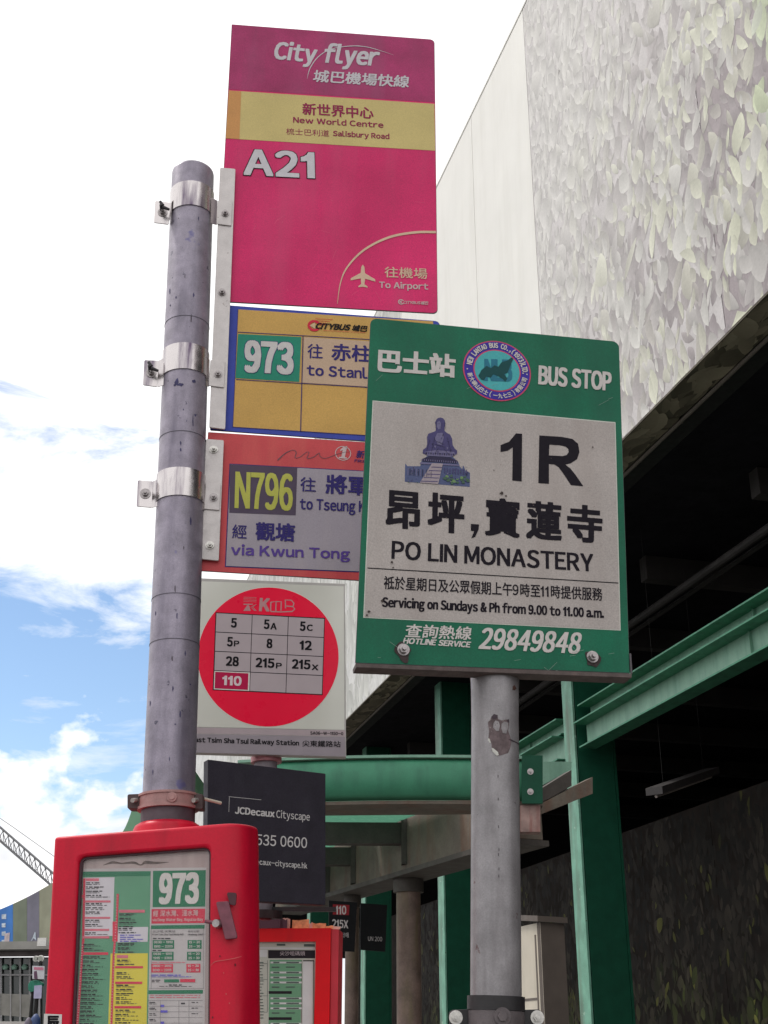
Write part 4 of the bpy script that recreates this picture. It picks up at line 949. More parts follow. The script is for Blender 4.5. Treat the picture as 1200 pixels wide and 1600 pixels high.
arc_text('新大嶼山巴士(一九七三)有限公司', kr*0.825, R(191), R(349), kr*0.155, True, kr*0.006)
for (x, y) in ((490, 238), (744, 262)):
    printed('dot', GF, disc(GF.ab(*Z4(x, y)), kr*0.022, kr*0.022, 10), 5.2, wt, S4)
text(GF, 'NLB', Z4(562, 290), Z4(682, 293), Z4(562, 196), ink('emblem_teal', (0.03, 0.18, 0.26)), S4, bold=0.05, layer=5.2)
isl = [(537, 268), (550, 244), (572, 226), (590, 236), (606, 224), (622, 230), (636, 210), (660, 204), (678, 190), (686, 196), (676, 218), (668, 240), (660, 256), (646, 262), (660, 280), (652, 294), (640, 282), (622, 270), (600, 262), (590, 276), (570, 272), (560, 288), (548, 284)]
printed('island_map', GF, Q(isl), 6.2, pgr, S4)
# seated statue picture: generic bronze figure on a stepped base
st1 = ink('statue', (0.075, 0.065, 0.17)); st2 = ink('statue_light', (0.17, 0.155, 0.27)); st3 = ink('statue_base', (0.09, 0.11, 0.22)); st4 = ink('statue_stair', (0.36, 0.30, 0.33)); st5 = ink('statue_tree', (0.07, 0.13, 0.09)); st6 = ink('statue_dark', (0.035, 0.03, 0.07))
printed('picture', GF, Q([(226, 640), (236, 652), (290, 652), (296, 628), (330, 600), (420, 604), (452, 634), (458, 652), (468, 664), (474, 648), (482, 670), (502, 680), (501, 740), (224, 718)]), 3.2, st3, S4)
printed('picture', GF, Q([(357, 484), (353, 466), (360, 452), (366, 447), (376, 445), (387, 448), (395, 458), (397, 472), (393, 490), (394, 503), (404, 511), (417, 518), (425, 534), (428, 562), (436, 576), (447, 586), (446, 600), (430, 608), (316, 604), (300, 597), (302, 582), (316, 572), (320, 556), (319, 528), (324, 514), (342, 508), (356, 502)]), 4.0, st1, S4)
printed('picture', GF, Q([(362, 512), (384, 510), (390, 530), (382, 562), (364, 560), (352, 534)]), 4.6, st2, S4)
printed('picture', GF, Q([(362, 464), (372, 460), (378, 470), (377, 492), (366, 496), (360, 482)]), 4.6, st2, S4)
printed('picture', GF, Q([(308, 592), (360, 584), (434, 592), (440, 604), (420, 614), (320, 608)]), 4.8, st2, S4)
printed('picture', GF, Q([(296, 622), (330, 610), (418, 616), (450, 630), (448, 640), (300, 632)]), 4.4, st6, S4)
printed('picture', GF, Q([(290, 636), (456, 646), (456, 652), (288, 643)]), 5.0, st2, S4)
printed('picture', GF, Q([(340, 640), (386, 642), (366, 729), (288, 723)]), 5.2, st4, S4)
for k in range(5): printed('picture', GF, Q([(338-k*11, 655+k*15), (384-k*5, 657+k*15), (383-k*5, 660+k*15), (336-k*11, 658+k*15)]), 5.6, st1, S4)
for k in range(22):
    cx_ = random.uniform(395, 492); cy_ = random.uniform(692, 728); r_ = random.uniform(5, 10)
    printed('picture', GF, Q([(cx_+r_*math.cos(a)*random.uniform(.7, 1.2), cy_+0.8*r_*math.sin(a)*random.uniform(.7, 1.2)) for a in [-j*math.pi/4 for j in range(8)]]), 5.3+k*0.05, random.choice((st5, st5, st3, ink('statue_leaf', (0.16, 0.27, 0.12)))), S4)
for k in range(12): printed('picture', GF, Q([(236+k*9, 662+k*0.6), (239+k*9, 662+k*0.6), (238+k*9, 690+k), (235+k*9, 690+k)]), 5.2, st6 if k % 2 else st2, S4)
# folds, lotus petals and balustrade of the little picture
for (a, b) in (((352, 530), (338, 590)), ((368, 575), (352, 598)), ((404, 530), (420, 590)), ((390, 578), (408, 600)), ((330, 540), (318, 585)), ((358, 548), (392, 560)), ((352, 560), (396, 572))):
    stroke(GF, Q([a, b]), 0.0006, 6.0, st6, S4, 'picture')
for (a, b) in (((367, 472), (372, 472)), ((379, 473), (384, 473)), ((372, 486), (379, 487)), ((358, 462), (356, 492)), ((394, 464), (396, 494))):
    stroke(GF, Q([a, b]), 0.0005, 6.0, st6, S4, 'picture')
for k in range(13):
    x_ = 312+k*9.6; y_ = 594+k*0.5; printed('picture', GF, Q([(x_, y_), (x_+8, y_+0.5), (x_+4, y_+11)]), 6.0, st1 if k % 2 else st6, S4)
for k in range(17):
    x_ = 296+k*9.2; y_ = 622+k*0.7; printed('picture', GF, Q([(x_, y_), (x_+3, y_), (x_+3, y_+8), (x_, y_+8)]), 6.0, st2, S4)
for k in range(9): printed('picture', GF, Q([(392+k*11.5, 658+k*1.2), (396+k*11.5, 658+k*1.2), (396+k*11.5, 682+k), (392+k*11.5, 682+k)]), 5.25, st1, S4)
for k in range(60):
    x_ = random.uniform(232, 496); y_ = random.uniform(655, 728); 
    if 285 < x_ < 392 and y_ > 640: continue
    printed('picture', GF, Q([(x_, y_), (x_+random.uniform(3, 9), y_+random.uniform(-2, 3)), (x_+random.uniform(1, 6), y_+random.uniform(3, 8))]), 6.6+k*0.01, random.choice((st2, st6, st5, st1)), S4)
for k in range(26):
    x_ = random.uniform(322, 428); y_ = random.uniform(512, 592)
    printed('picture', GF, Q([(x_, y_), (x_+random.uniform(3, 8), y_+random.uniform(-3, 5)), (x_+random.uniform(-3, 4), y_+random.uniform(6, 16))]), 6.6+k*0.01, random.choice((st1, st6, st2, st1)), S4) if abs(x_-375) < 20+(y_-512)*0.4 else None
# scuffs, chips and scratches on the face
chip_d = mat('sign_chip', (0.05, 0.035, 0.03), 0.8); scr = mat('sign_scratch', (0.26, 0.33, 0.28), 0.6); scr2 = mat('sign_scratch_dark', (0.18, 0.13, 0.12), 0.7)
rw = random.Random(5)
def blot(fr, x, y, r0, layer, m, par, nm='chip'):
    c_ = fr.ab(x, y); k_ = r0*0.0010
    printed(nm, fr, [(c_[0]+k_*rw.uniform(.5, 1.3)*math.cos(a), c_[1]+k_*rw.uniform(.5, 1.3)*math.sin(a)) for a in [j*math.pi/4 for j in range(8)]], layer, m, par)
for (x, y, r0) in ((783, 772, 3), (790, 776, 2), (612, 880, 2.2), (614, 888, 1.6), (597, 940, 2.5), (576, 957, 2.6), (573, 962, 2), (925, 700, 1.5), (771, 736, 1.2)): blot(GF, x, y, r0, 7, chip_d, S4)
for k in range(34): blot(GF, rw.uniform(590, 950), rw.uniform(640, 960), rw.uniform(0.4, 1.0), 7, scr2, S4)
for k in range(16):
    x_ = rw.uniform(585, 950); y_ = rw.choice((rw.uniform(520, 620), rw.uniform(985, 1030))); a_ = rw.uniform(-0.8, 0.8); L_ = rw.uniform(4, 22)
    stroke(GF, [GF.ab(x_, y_+(x_-585)*0.08), GF.ab(x_+L_*math.cos(a_), y_+(x_-585)*0.08+L_*math.sin(a_))], 0.0004, 7, scr, S4, 'scratch')
for k in range(22):
    x_ = rw.uniform(380, 670); y_ = rw.uniform(250, 470); a_ = rw.uniform(-1.2, 1.2); L_ = rw.uniform(3, 18)
    stroke(SF, [SF.ab(x_, y_), SF.ab(x_+L_*math.cos(a_), y_+L_*math.sin(a_))], 0.0003, 4.2, mat('magenta_scratch', (0.66, 0.16, 0.26), 0.6), S1, 'scratch')
# bracket under the sign, bolts
br_m = mat('bracket_rusty', (0.11, 0.085, 0.08), 0.7, 0.3, var=0.3, scale=40, grain=0.15, spots=((0.18, 0.07, 0.05), 40, 0.64))
ang = quad(GF, [(555, 1037.5), (986, 1053.5), (986, 1060), (556, 1044)])
plate('bracket', GF, ang, 0.035, br_m, S4, c=0.004, bevel=0.0006)
for (x, y) in ((213, 682), (1000, 712)):
    c_ = GF.ab(*Z6(x, y))
    printed('rust_stain', GF, [(c_[0]+0.012*(1+0.25*math.sin(3*a+x))*math.cos(a), c_[1]-0.004+0.015*(1+0.3*math.sin(2*a+y))*math.sin(a)) for a in [j*2*math.pi/24 for j in range(24)]], 3.5, mat('rust_stain', (0.045, 0.03, 0.03), 0.8, var=0.4, scale=60), S4)
    hexbolt(GF.p(c_[0], c_[1], 0.0018), GF.n, 0.0072, S4, bolt_m, None, washer=1.35)
gl_ = GF.ab(984, 1050)
MB().tube(GF.p(gl_[0]+0.002, gl_[1]-0.003, 0.002), GF.p(gl_[0]+0.002, gl_[1]+0.03, 0.002), 0.0018, n=8).make('pin', edge_m, S4)

# ------------------------------------------------------------------ the rear pole: route number sign, dark panel, second case
KD = 3.7
kp = at(416, 1250, KD); kfoot = Vector((kp.x, kp.y, 0))
pole3 = thing('sign_pole', kfoot, 'pinkish capped post behind the dark panel, carrying the round route number sign', 'pole', 'bus stop poles')
ktop = at(416, 1172, KD); KR = 0.034
MB().tube(kfoot, ktop, KR, n=28).make('shaft', mat('rear_post', (0.20, 0.17, 0.19), 0.5, 0.1, var=0.2, scale=20), pole3, smooth=40)
MB().tube(at(416, 1192, KD), at(416, 1184, KD), KR*1.35, n=28).make('collar', mat('pink_collar', (0.42, 0.16, 0.18), 0.5, var=0.2, scale=40), pole3, smooth=40)
KF = Frame(at(425, 1045, KD-0.06), R(7), R(0.5))
Z7 = zmap(290, 890, 4.4444)
S5 = sign('bus_stop_sign', KF, (420, 1180), 'square cream sign with a red disc and grid of route numbers, 110 in red')
frm = mat('alu_frame', (0.42, 0.40, 0.38), 0.4, 0.4, var=0.1, scale=20)
crm = mat('cream_acrylic', (0.66, 0.66, 0.59), 0.18, var=0.06, scale=3, coat=0.6)
kredd = mat('red_disc', (0.88, 0.008, 0.05), 0.3, var=0.04, scale=6, coat=0.1, spec=0.2)
q = quad(KF, [(306, 903), (539, 912), (541, 1183), (296, 1176)])
plate('frame', KF, q, 0.03, frm, S5, bevel=0.001)
printed_px('face', KF, [Z7(70, 80), Z7(1098, 116), Z7(1103, 1113), Z7(35, 1092)], 1.2, crm, S5)
printed_px('strip', KF, [Z7(35, 1096), Z7(1108, 1117), Z7(1108, 1160), Z7(33, 1138)], 1.2, mat('pink_strip', (0.42, 0.34, 0.36), 0.45, var=0.05, scale=20), S5)
printed_px('name_strip', KF, [Z7(33, 1142), Z7(1108, 1163), Z7(1110, 1298), Z7(28, 1270)], 1.2, mat('mauve_strip', (0.30, 0.26, 0.29), 0.45, var=0.07, scale=20), S5)
kc = KF.ab(*Z7(577, 597)); e1_ = Vector(KF.ab(*Z7(1062, 610))+(0,))-Vector(kc+(0,)); krx = e1_.length; e2_ = Vector(KF.ab(*Z7(577, 125))+(0,))-Vector(kc+(0,)); kry = e2_.length
printed('disc_edge', KF, disc(kc, krx+0.0012, kry+0.0012, 96), 1.8, ink('disc_white', (0.75, 0.73, 0.68)), S5)
printed('disc', KF, disc(kc, krx, kry, 96), 2.4, kredd, S5)
printed_px('grid_edge', KF, [Z7(208, 297), Z7(967, 337), Z7(951, 873), Z7(188, 838)], 3, black_i, S5)
T = [(212, 301), (964, 341), (948, 869), (193, 835)]
def bil(u_, v_):
    a = (T[0][0]+(T[1][0]-T[0][0])*u_, T[0][1]+(T[1][1]-T[0][1])*u_); b = (T[3][0]+(T[2][0]-T[3][0])*u_, T[3][1]+(T[2][1]-T[3][1])*u_)
    return (a[0]+(b[0]-a[0])*v_, a[1]+(b[1]-a[1])*v_)
cellm = mat('grid_cell', (0.44, 0.37, 0.39), 0.4, var=0.04, scale=20)
for r_ in range(4):
    for c_ in range(3):
        u0, u1, v0, v1 = c_/3+0.003, (c_+1)/3-0.003, r_/4+0.005, (r_+1)/4-0.005
        red_ = (r_ == 3 and c_ == 0)
        printed_px('grid_cell', KF, [Z7(*bil(u0, v0)), Z7(*bil(u1, v0)), Z7(*bil(u1, v1)), Z7(*bil(u0, v1))], 3.8, cellm if not red_ else ink('disc_white', (0.75, 0.73, 0.68)), S5)
        if red_:
            printed_px('grid_cell', KF, [Z7(*bil(u0+.008, v0+.012)), Z7(*bil(u1-.014, v0+.012)), Z7(*bil(u1-.014, v1-.012)), Z7(*bil(u0+.008, v1-.012))], 4.3, ink('crimson', (0.48, 0.01, 0.07)), S5)
def kt(s, x0, x1, yb, yt, m=black_i, b=0.05, sl=0.045):
    text(KF, s, Z7(x0, yb), Z7(x1, yb+(x1-x0)*sl), Z7(x0+2, yt), m, S5, bold=b, layer=4.9)
kt('5', 314, 355, 404, 337); kt('5', 542, 582, 414, 347); kt('A', 588, 632, 417, 371); kt('5', 792, 832, 427, 361); kt('C', 840, 882, 426, 382)
kt('5', 287, 327, 535, 468); kt('P', 334, 372, 535, 494); kt('8', 561, 602, 547, 480); kt('12', 790, 876, 558, 492)
kt('28', 279, 369, 670, 602); kt('215', 485, 616, 680, 612); kt('P', 626, 667, 688, 648); kt('215', 737, 866, 690, 622); kt('X', 874, 921, 699, 660)
kt('110', 254, 388, 804, 736, ink('white5', (0.72, 0.6, 0.62)), 0.06)
logo_i = ink('logo_grey', (0.50, 0.26, 0.27))
text(KF, 'K', Z7(508, 290), Z7(582, 293), Z7(510, 197), logo_i, S5, bold=0.06, slant=0.06, layer=3)
for l_ in ([(592, 225), (590, 290)], [(592, 228), (628, 222), (626, 288)], [(628, 224), (664, 224), (662, 286)], [(590, 292), (660, 295), (740, 292), (758, 275), (745, 258), (700, 254)], [(745, 258), (752, 235), (735, 214), (692, 212), (694, 270)]):
    stroke(KF, [KF.ab(*Z7(*p)) for p in l_], 0.0038, 3+random.uniform(0, .3), logo_i, S5, 'logo')
for k in range(4): stroke(KF, [KF.ab(*Z7(402, 192+k*10)), KF.ab(*Z7(492, 196+k*10))], 0.0011, 3, logo_i, S5, 'logo')
printed_px('logo', KF, [Z7(402, 238), Z7(470, 238), Z7(462, 246), Z7(402, 246)], 3.2, logo_i, S5)
printed_px('logo', KF, [Z7(428, 248), Z7(440, 248), Z7(452, 288), Z7(400, 288)], 3.3, logo_i, S5)
for k in range(3): stroke(KF, [KF.ab(*Z7(492-k*4, 240+k*3)), KF.ab(*Z7(468-k*9, 262)), KF.ab(*Z7(492-k*6, 288))], 0.0014, 3.4, logo_i, S5, 'logo')
text(KF, 'SA06-W-1150-0', Z7(866, 1146), Z7(1094, 1151), Z7(866, 1124), black_i, S5, bold=0.03, layer=3)
text(KF, 'East Tsim Sha Tsui Railway Station', Z7(40, 1197), Z7(788, 1222), Z7(41, 1164), black_i, S5, bold=0.045, layer=3, mode='cap')
text(KF, '尖東鐵路站', Z7(810, 1229), Z7(1076, 1234), Z7(811, 1186), black_i, S5, bold=0.012, layer=3)

# dark advertising panel
JF = Frame(at(415, 1300, 3.35), R(27), R(0))
Z8 = zmap(190, 1160, 3.2432)
S6 = sign('advertising_panel', JF, (415, 1410), 'dark charcoal panel with white lettering and a telephone number under the route sign')
char = mat('charcoal', (0.024, 0.020, 0.032), 0.55, spec=0.25, var=0.2, scale=12, grain=0.2, gscale=260)
chs = mat('charcoal_side', (0.07, 0.065, 0.08), 0.5)
q = quad(JF, [Z8(438, 86), Z8(1034, 158), Z8(1034, 824), Z8(432, 792)])
pnl = plate('panel', JF, q, 0.035, char, S6, bevel=0.0015)
wj = ink('panel_white', (0.62, 0.60, 0.60))
stroke(JF, [JF.ab(*Z8(543, 352)), JF.ab(*Z8(546, 275))], 0.0011, 1, wj, S6); stroke(JF, [JF.ab(*Z8(543, 275)), JF.ab(*Z8(707, 291))], 0.0011, 1.4, wj, S6)
text(JF, 'JCDecaux', Z8(573, 361), Z8(774, 380), Z8(575, 325), wj, S6, bold=0.05, layer=1.5, mode='cap')
text(JF, 'Cityscape', Z8(783, 382), Z8(953, 397), Z8(784, 344), wj, S6, bold=0.012, layer=1.5, mode='cap')
text(JF, '2535 0600', Z8(644, 518), Z8(939, 537), Z8(646, 462), wj, S6, bold=0.014, layer=1.5)
text(JF, 'www.jcdecaux-cityscape.hk', Z8(560, 608), Z8(940, 640), Z8(560, 580), wj, S6, bold=0.02, layer=1.5, mode='cap')
a_ = JF.ab(400, 1380)
MB().box(JF.p(JF.ab(416, 1300)[0], 0.0, -0.075), JF.u*0.035, JF.n*0.038, JF.v*0.03).make('mount', dark_m, S6)
# mounting bracket mess under the panel, on the pole
MB().tube(Vector((kfoot.x, kfoot.y, at(415, 1437, KD).z)), Vector((kfoot.x, kfoot.y, at(415, 1424, KD).z)), KR*1.7, n=24).make('clamp', blk, pole3, smooth=40)
kq = at(470, 1421, KD)
MB().box(kq, RT*0.10, Vector((0, 0.01, 0)), ez*0.006).make('bracket_arm', blk, pole3)

# second timetable case
redpaint = mat('red_paint', (0.60, 0.004, 0.030), 0.42, spec=0.3, var=0.12, scale=5, grain=0.06, gscale=300, coat=0.0, spots=((0.10, 0.01, 0.015), 22, 0.72), streak=((0.30, 0.006, 0.02), 0.75, 16), bump=0.06, bscale=20)
redpaint2 = mat('bright_red_paint', (0.74, 0.006, 0.012), 0.42, spec=0.2, var=0.12, scale=6, streak=((0.48, 0.006, 0.012), 0.5, 20), grain=0.06)
rdark = mat('dark_red_paint', (0.30, 0.008, 0.025), 0.45, var=0.15, scale=8)
BF = Frame(at(455, 1500, KD-0.14), R(-4), R(0))
TC2 = thing('timetable_case', Vector((kfoot.x, kfoot.y-0.1, BF.p(0, BF.ab(455, 1900)[1]).z)), 'smaller bright red timetable case on the rear post, peeling along its top', 'timetable case', 'red timetable cases')
L0, R0 = BF.ab(300, 1449)[0], BF.ab(517, 1449)[0]; T0 = BF.ab(517, 1450)[1]; B0 = T0-0.62
wl0, wr0, wt0 = BF.ab(318, 1480)[0], BF.ab(493.5, 1470)[0], BF.ab(493, 1471)[1]
def framebox(fr, l, r, t, b, wl, wr, wt, wb, depth, rec, m, par, root=None):
    """case body with a window opening let into its front"""
    MB().prism([fr.p(l, b, -rec), fr.p(r, b, -rec), fr.p(r, t, -rec), fr.p(l, t, -rec)], -fr.n*depth).make('body', m, par)
    for nm, (x0, x1, y0, y1) in (('top_rail', (l, r, wt, t)), ('bottom_rail', (l, r, b, wb)), ('stile', (l, wl, wb, wt)), ('stile', (wr, r, wb, wt))):
        MB().prism([fr.p(x0, y0, 0), fr.p(x1, y0, 0), fr.p(x1, y1, 0), fr.p(x0, y1, 0)], -fr.n*(rec-0.0003)).make(nm, m, par)
framebox(BF, L0, R0, T0, B0, wl0, wr0, wt0, B0+0.05, 0.12, 0.012, redpaint2, TC2)
s1_ = BF.ab(529, 1450)[0]
MB().prism([BF.p(R0+0.001, B0, -0.006), BF.p(s1_, B0, -0.006), BF.p(s1_, T0-0.003, -0.006), BF.p(R0+0.001, T0-0.003, -0.006)], -BF.n*0.11).make('side_edge', mat('faded_red_edge', (0.58, 0.02, 0.04), 0.45), TC2)
# peeling orange flakes on top of the case
om = mat('peeling_orange', (0.75, 0.27, 0.12), 0.6, var=0.5, scale=60); om2 = mat('peeling_dark', (0.10, 0.03, 0.05), 0.7); om3 = mat('peeling_pink', (0.75, 0.40, 0.33), 0.6)
ls = [(402, 438, 14, om2), (436, 448, 15, om2), (440, 452, 16, om3), (455, 481, 14, om), (470, 486, 10, om3), (481, 507, 10, om), (500, 518, 6, om), (514, 529, 5, om3)]
for k, (x0, x1, h_, mm_) in enumerate(ls):
    a = BF.ab(x0, 1450)[0]; b = BF.ab(x1, 1450)[0]; hh = h_*KD/FOC*0.95; c = 0.004-0.007*k
    top_ = [(a+(b-a)*j/5, T0+hh*(0.75+0.25*random.random())) for j in range(6)]
    MB().prism([BF.p(a, T0+0.0006, c), BF.p(b, T0+0.0006, c)]+[BF.p(x, y, c-0.002) for x, y in reversed(top_)], -BF.n*0.004).make('paint_flake', mm_, TC2)
pp2 = mat('paper_grey', (0.47, 0.46, 0.40), 0.5, var=0.06, scale=8); pblk = ink('paper_black', (0.02, 0.015, 0.02)); pgn = mat('paper_green', (0.13, 0.30, 0.17), 0.5, var=0.05, scale=10)
BP = BF.shifted(-0.0118)
Za = zmap(390, 1380, 7.0588)
def xp(fr, pts, layer, m, par, nm='print'): return printed_px(nm, fr, pts, layer, m, par)
poster = printed('timetable', BP, [(wl0, wt0), (wr0, wt0), (wr0, B0+0.05), (wl0, B0+0.05)], 0.6, pp2, TC2)
xp(BP, [Za(-300, 700), Za(726, 712), Za(726, 730), Za(-300, 718)], 1.4, mat('paper_white', (0.6, 0.58, 0.58), 0.5), TC2)
xp(BP, [Za(205, 738), Za(722, 740), Za(722, 828), Za(205, 828)], 1.4, pblk, TC2)
xp(BP, [Za(-300, 730), Za(196, 735), Za(196, 815), Za(-300, 815)], 1.6, MATS['paper_white'], TC2)
text(BP, '5', Za(70, 806), Za(104, 806), Za(70, 745), pblk, TC2, bold=0.05, layer=2.4)
text(BP, '尖沙咀碼頭', Za(335, 798), Za(612, 800), Za(335, 750), ink('pinkish', (0.5, 0.42, 0.44)), TC2, layer=2.4)
xp(BP, [Za(222, 845), Za(575, 845), Za(560, 1800), Za(205, 1800)], 1.4, pgn, TC2)
xp(BP, [Za(590, 862), Za(697, 862), Za(690, 1800), Za(580, 1800)], 1.4, MATS['paper_white'], TC2)
mbp = MB(); mbk = MB(); mbg = MB()
def rect(mb, fr, x0, y0, x1, y1, layer, Z=Za):
    mb.poly([fr.p(*fr.ab(*Z(x, y)), LAY*layer) for x, y in ((x0, y0), (x1, y0), (x1, y1), (x0, y1))])
for (x, w_) in ((705, 8), (572, 4)): rect(mbk, BP, x, 850, x+w_, 1800, 1.9)
rect(mbk, BP, 590, 850, 705, 862, 1.9)
for y in (865, 975, 1030, 1085, 1260, 1315, 1370, 1540, 1600):
    rect(mbp, BP, 232, y, 575, y+20, 2.2); rect(mbg, BP, 262, y+3, 330, y+17, 2.8); rect(mbg, BP, 405, y+3, 545, y+17, 2.8)
for y in (920, 1140, 1425, 1700): rect(mbg, BP, 245, y, 330, y+14, 2.4); rect(mbg, BP, 400, y, 500, y+12, 2.4)
for y in (1190, 1478): rect(mbk, BP, 212, y, 465, y+30, 2.4)
for y in range(870, 1500, 34): 
    rect(mbg, BP, 88+random.randint(0, 8), y, 130+random.randint(0, 30), y+9, 2.2)
for y in (885, 1060, 1240, 1420): rect(mbg, BP, -60, y, 195, y+4, 2.0)
for x_ in (195,): rect(mbg, BP, x_, 850, x_+4, 1420, 2.05)
rect(mbg, BP, 300, 668, 395, 690, 2.2); rect(mbg, BP, 600, 672, 720, 700, 2.2)
mbp.make('small_print', MATS['paper_white'], TC2, kind='stuff'); mbk.make('small_print', pblk, TC2, kind='stuff'); mbg.make('small_print', ink('print_grey', (0.09, 0.11, 0.10)), TC2, kind='stuff')

# ------------------------------------------------------------------ front red timetable case
FF = Frame(pole_at(0, 1290)+Vector((0, -0.085, 0)), R(-9), -0.050)
ZC = zmap(110, 1330, 5.4545)
TC = thing('timetable_case', FF.p(0, -0.9, -0.05), 'large worn red timetable case for route 973 in front of the galvanised pole', 'timetable case', 'red timetable cases')
l_ = FF.ab(84, 1303)[0]; r_ = FF.ab(346, 1300)[0]; tt = FF.ab(200, 1298)[1]; bb = tt-0.95
wl, wr, wtp = FF.ab(122, 1345)[0], FF.ab(328, 1335)[0], FF.ab(225, 1331)[1]; wb = bb+0.05
REC = 0.016
# one shell: front face with its rounded window, curved right side, back, caps, recess walls and floor
def proj_x(P): r__ = P-CAM; return 600+FOC*r__.dot(RT)/r__.dot(FWD)
rx = 0.03
for _ in range(60):
    if proj_x(FF.p(r_+rx, tt-0.05, -0.06)) < 402: rx += 0.001
plan = [(l_, 0.0), (r_, 0.0)]
for k in range(1, 15):
    an = k/14*math.pi/2; plan.append((r_+rx*math.sin(an), -0.06*(1-math.cos(an))))
plan += [(r_+rx-0.016, -0.13), (l_+0.03, -0.13)]
def window(w0, w1, w2, w3, r): return rounded([(w0, w2), (w1, w2), (w1, w3), (w0, w3)], r)
inner = window(wl, wr, wtp, wb, 0.012)
bm = bmesh.new(); og = origin(TC)
def bv_(a, b, c): return bm.verts.new(FF.p(a, b, c)-og)
oc = [bv_(l_, tt, 0), bv_(r_, tt, 0), bv_(r_, bb, 0), bv_(l_, bb, 0)]
ic = [bv_(a, b, 0) for a, b in inner]; ic2 = [bv_(a, b, -REC) for a, b in inner]
E_ = []
for vs_ in (oc, ic):
    for i in range(len(vs_)): E_.append(bm.edges.new((vs_[i], vs_[(i+1) % len(vs_)])))
bmesh.ops.triangle_fill(bm, use_beauty=True, edges=E_)
for i in range(len(ic)):
    i2 = (i+1) % len(ic); bm.faces.new((ic[i], ic[i2], ic2[i2], ic2[i]))
bm.faces.new(ic2)
tp = [bv_(x, tt, c) for x, c in plan]; bt_ = [bv_(x, bb, c) for x, c in plan]
for i in range(1, len(plan)):
    i2 = (i+1) % len(plan); bm.faces.new((tp[i], tp[i2], bt_[i2], bt_[i]))
bm.faces.new(tp); bm.faces.new(bt_)
bmesh.ops.remove_doubles(bm, verts=bm.verts, dist=0.00001); bmesh.ops.recalc_face_normals(bm, faces=bm.faces)
for f__ in bm.faces: f__.smooth = True
me = bpy.data.meshes.new('body'); bm.to_mesh(me); bm.free(); me.materials.append(redpaint); me.set_sharp_from_angle(angle=R(50))
body = bpy.data.objects.new('body', me); COL.objects.link(body); body.parent = TC; body['wl'] = tuple(og)
bv = body.modifiers.new('edge', 'BEVEL'); bv.width = 0.006; bv.segments = 4; bv.limit_method = 'ANGLE'; bv.angle_limit = R(60); bv.harden_normals = False
def ringplate(fr, outer, inner, c0, c1, m, par, name):
    import bmesh as bmm
    bm = bmm.new(); lo_ = []
    for lp in (outer, inner):
        vs_ = [bm.verts.new(fr.p(a, b, c0)-origin(par)) for a, b in lp]; lo_.append(vs_)
    E = []
    for vs_ in lo_:
        for i in range(len(vs_)): E.append(bm.edges.new((vs_[i], vs_[(i+1) % len(vs_)])))
    bmm.ops.triangle_fill(bm, use_beauty=True, edges=E)
    front = list(bm.faces)
    ret = bmm.ops.extrude_face_region(bm, geom=front); vs2 = [e for e in ret['geom'] if isinstance(e, bmm.types.BMVert)]
    bmm.ops.translate(bm, verts=vs2, vec=fr.n*(c1-c0)); bmm.ops.recalc_face_normals(bm, faces=bm.faces)
    me = bpy.data.meshes.new(name); bm.to_mesh(me); bm.free(); me.materials.append(m)
    o = bpy.data.objects.new(name, me); COL.objects.link(o); o.parent = par; o['wl'] = tuple(origin(par)); return o
ringplate(FF, window(wl+0.0005, wr-0.0005, wtp-0.0005, wb+0.0005, 0.0115), window(wl+0.004, wr-0.003, wtp-0.003, wb+0.004, 0.009), -0.007, -0.0155, mat('gasket', (0.06, 0.02, 0.03), 0.6), TC, 'gasket')
# collar on top of the case, where the pole goes in
ct = FF.p(0, tt, 0); Pc = pole_at(0, 1296)
MB().lathe(pole_at(0, 1300), [(PR+0.013, -0.03), (PR+0.013, 0.003), (PR+0.010, 0.009), (PR+0.004, 0.013), (PR+0.001, 0.014)], 48, pax).make('collar', redpaint, TC, smooth=40)
# latch on the rounded side
LF = Frame(FF.p(r_+rx*0.12, FF.ab(350, 1440)[1], 0.0015), R(-9)+R(8), roll)
lat = mat('latch', (0.19, 0.06, 0.085), 0.5, 0.2, var=0.25, scale=60)
q = quad(LF, [Z8(482, 812), Z8(546, 808), Z8(592, 995), Z8(530, 1002)])
lt1 = plate('latch', LF, rounded(q, 0.003), 0.008, lat, TC, c=0.012, bevel=0.001)
a_ = LF.ab(*Z8(492, 922)); MB().tube(LF.p(a_[0], a_[1], 0.004), LF.p(a_[0]-0.002, a_[1], 0.02), 0.0075, 0.006, n=16).make('latch_bolt', bolt_m, lt1)
MB().tube(LF.p(a_[0]+0.002, a_[1], 0.016), LF.p(a_[0]-0.02, a_[1]+0.004, 0.014), 0.004, 0.0025, n=10).make('latch_handle', lat, lt1)
q = quad(LF, [Z8(535, 762), Z8(585, 765), Z8(580, 830), Z8(550, 822)]); plate('keeper', LF, rounded(q, 0.003), 0.006, mat('dark_latch', (0.09, 0.03, 0.04), 0.6, 0.2), TC, c=0.008)
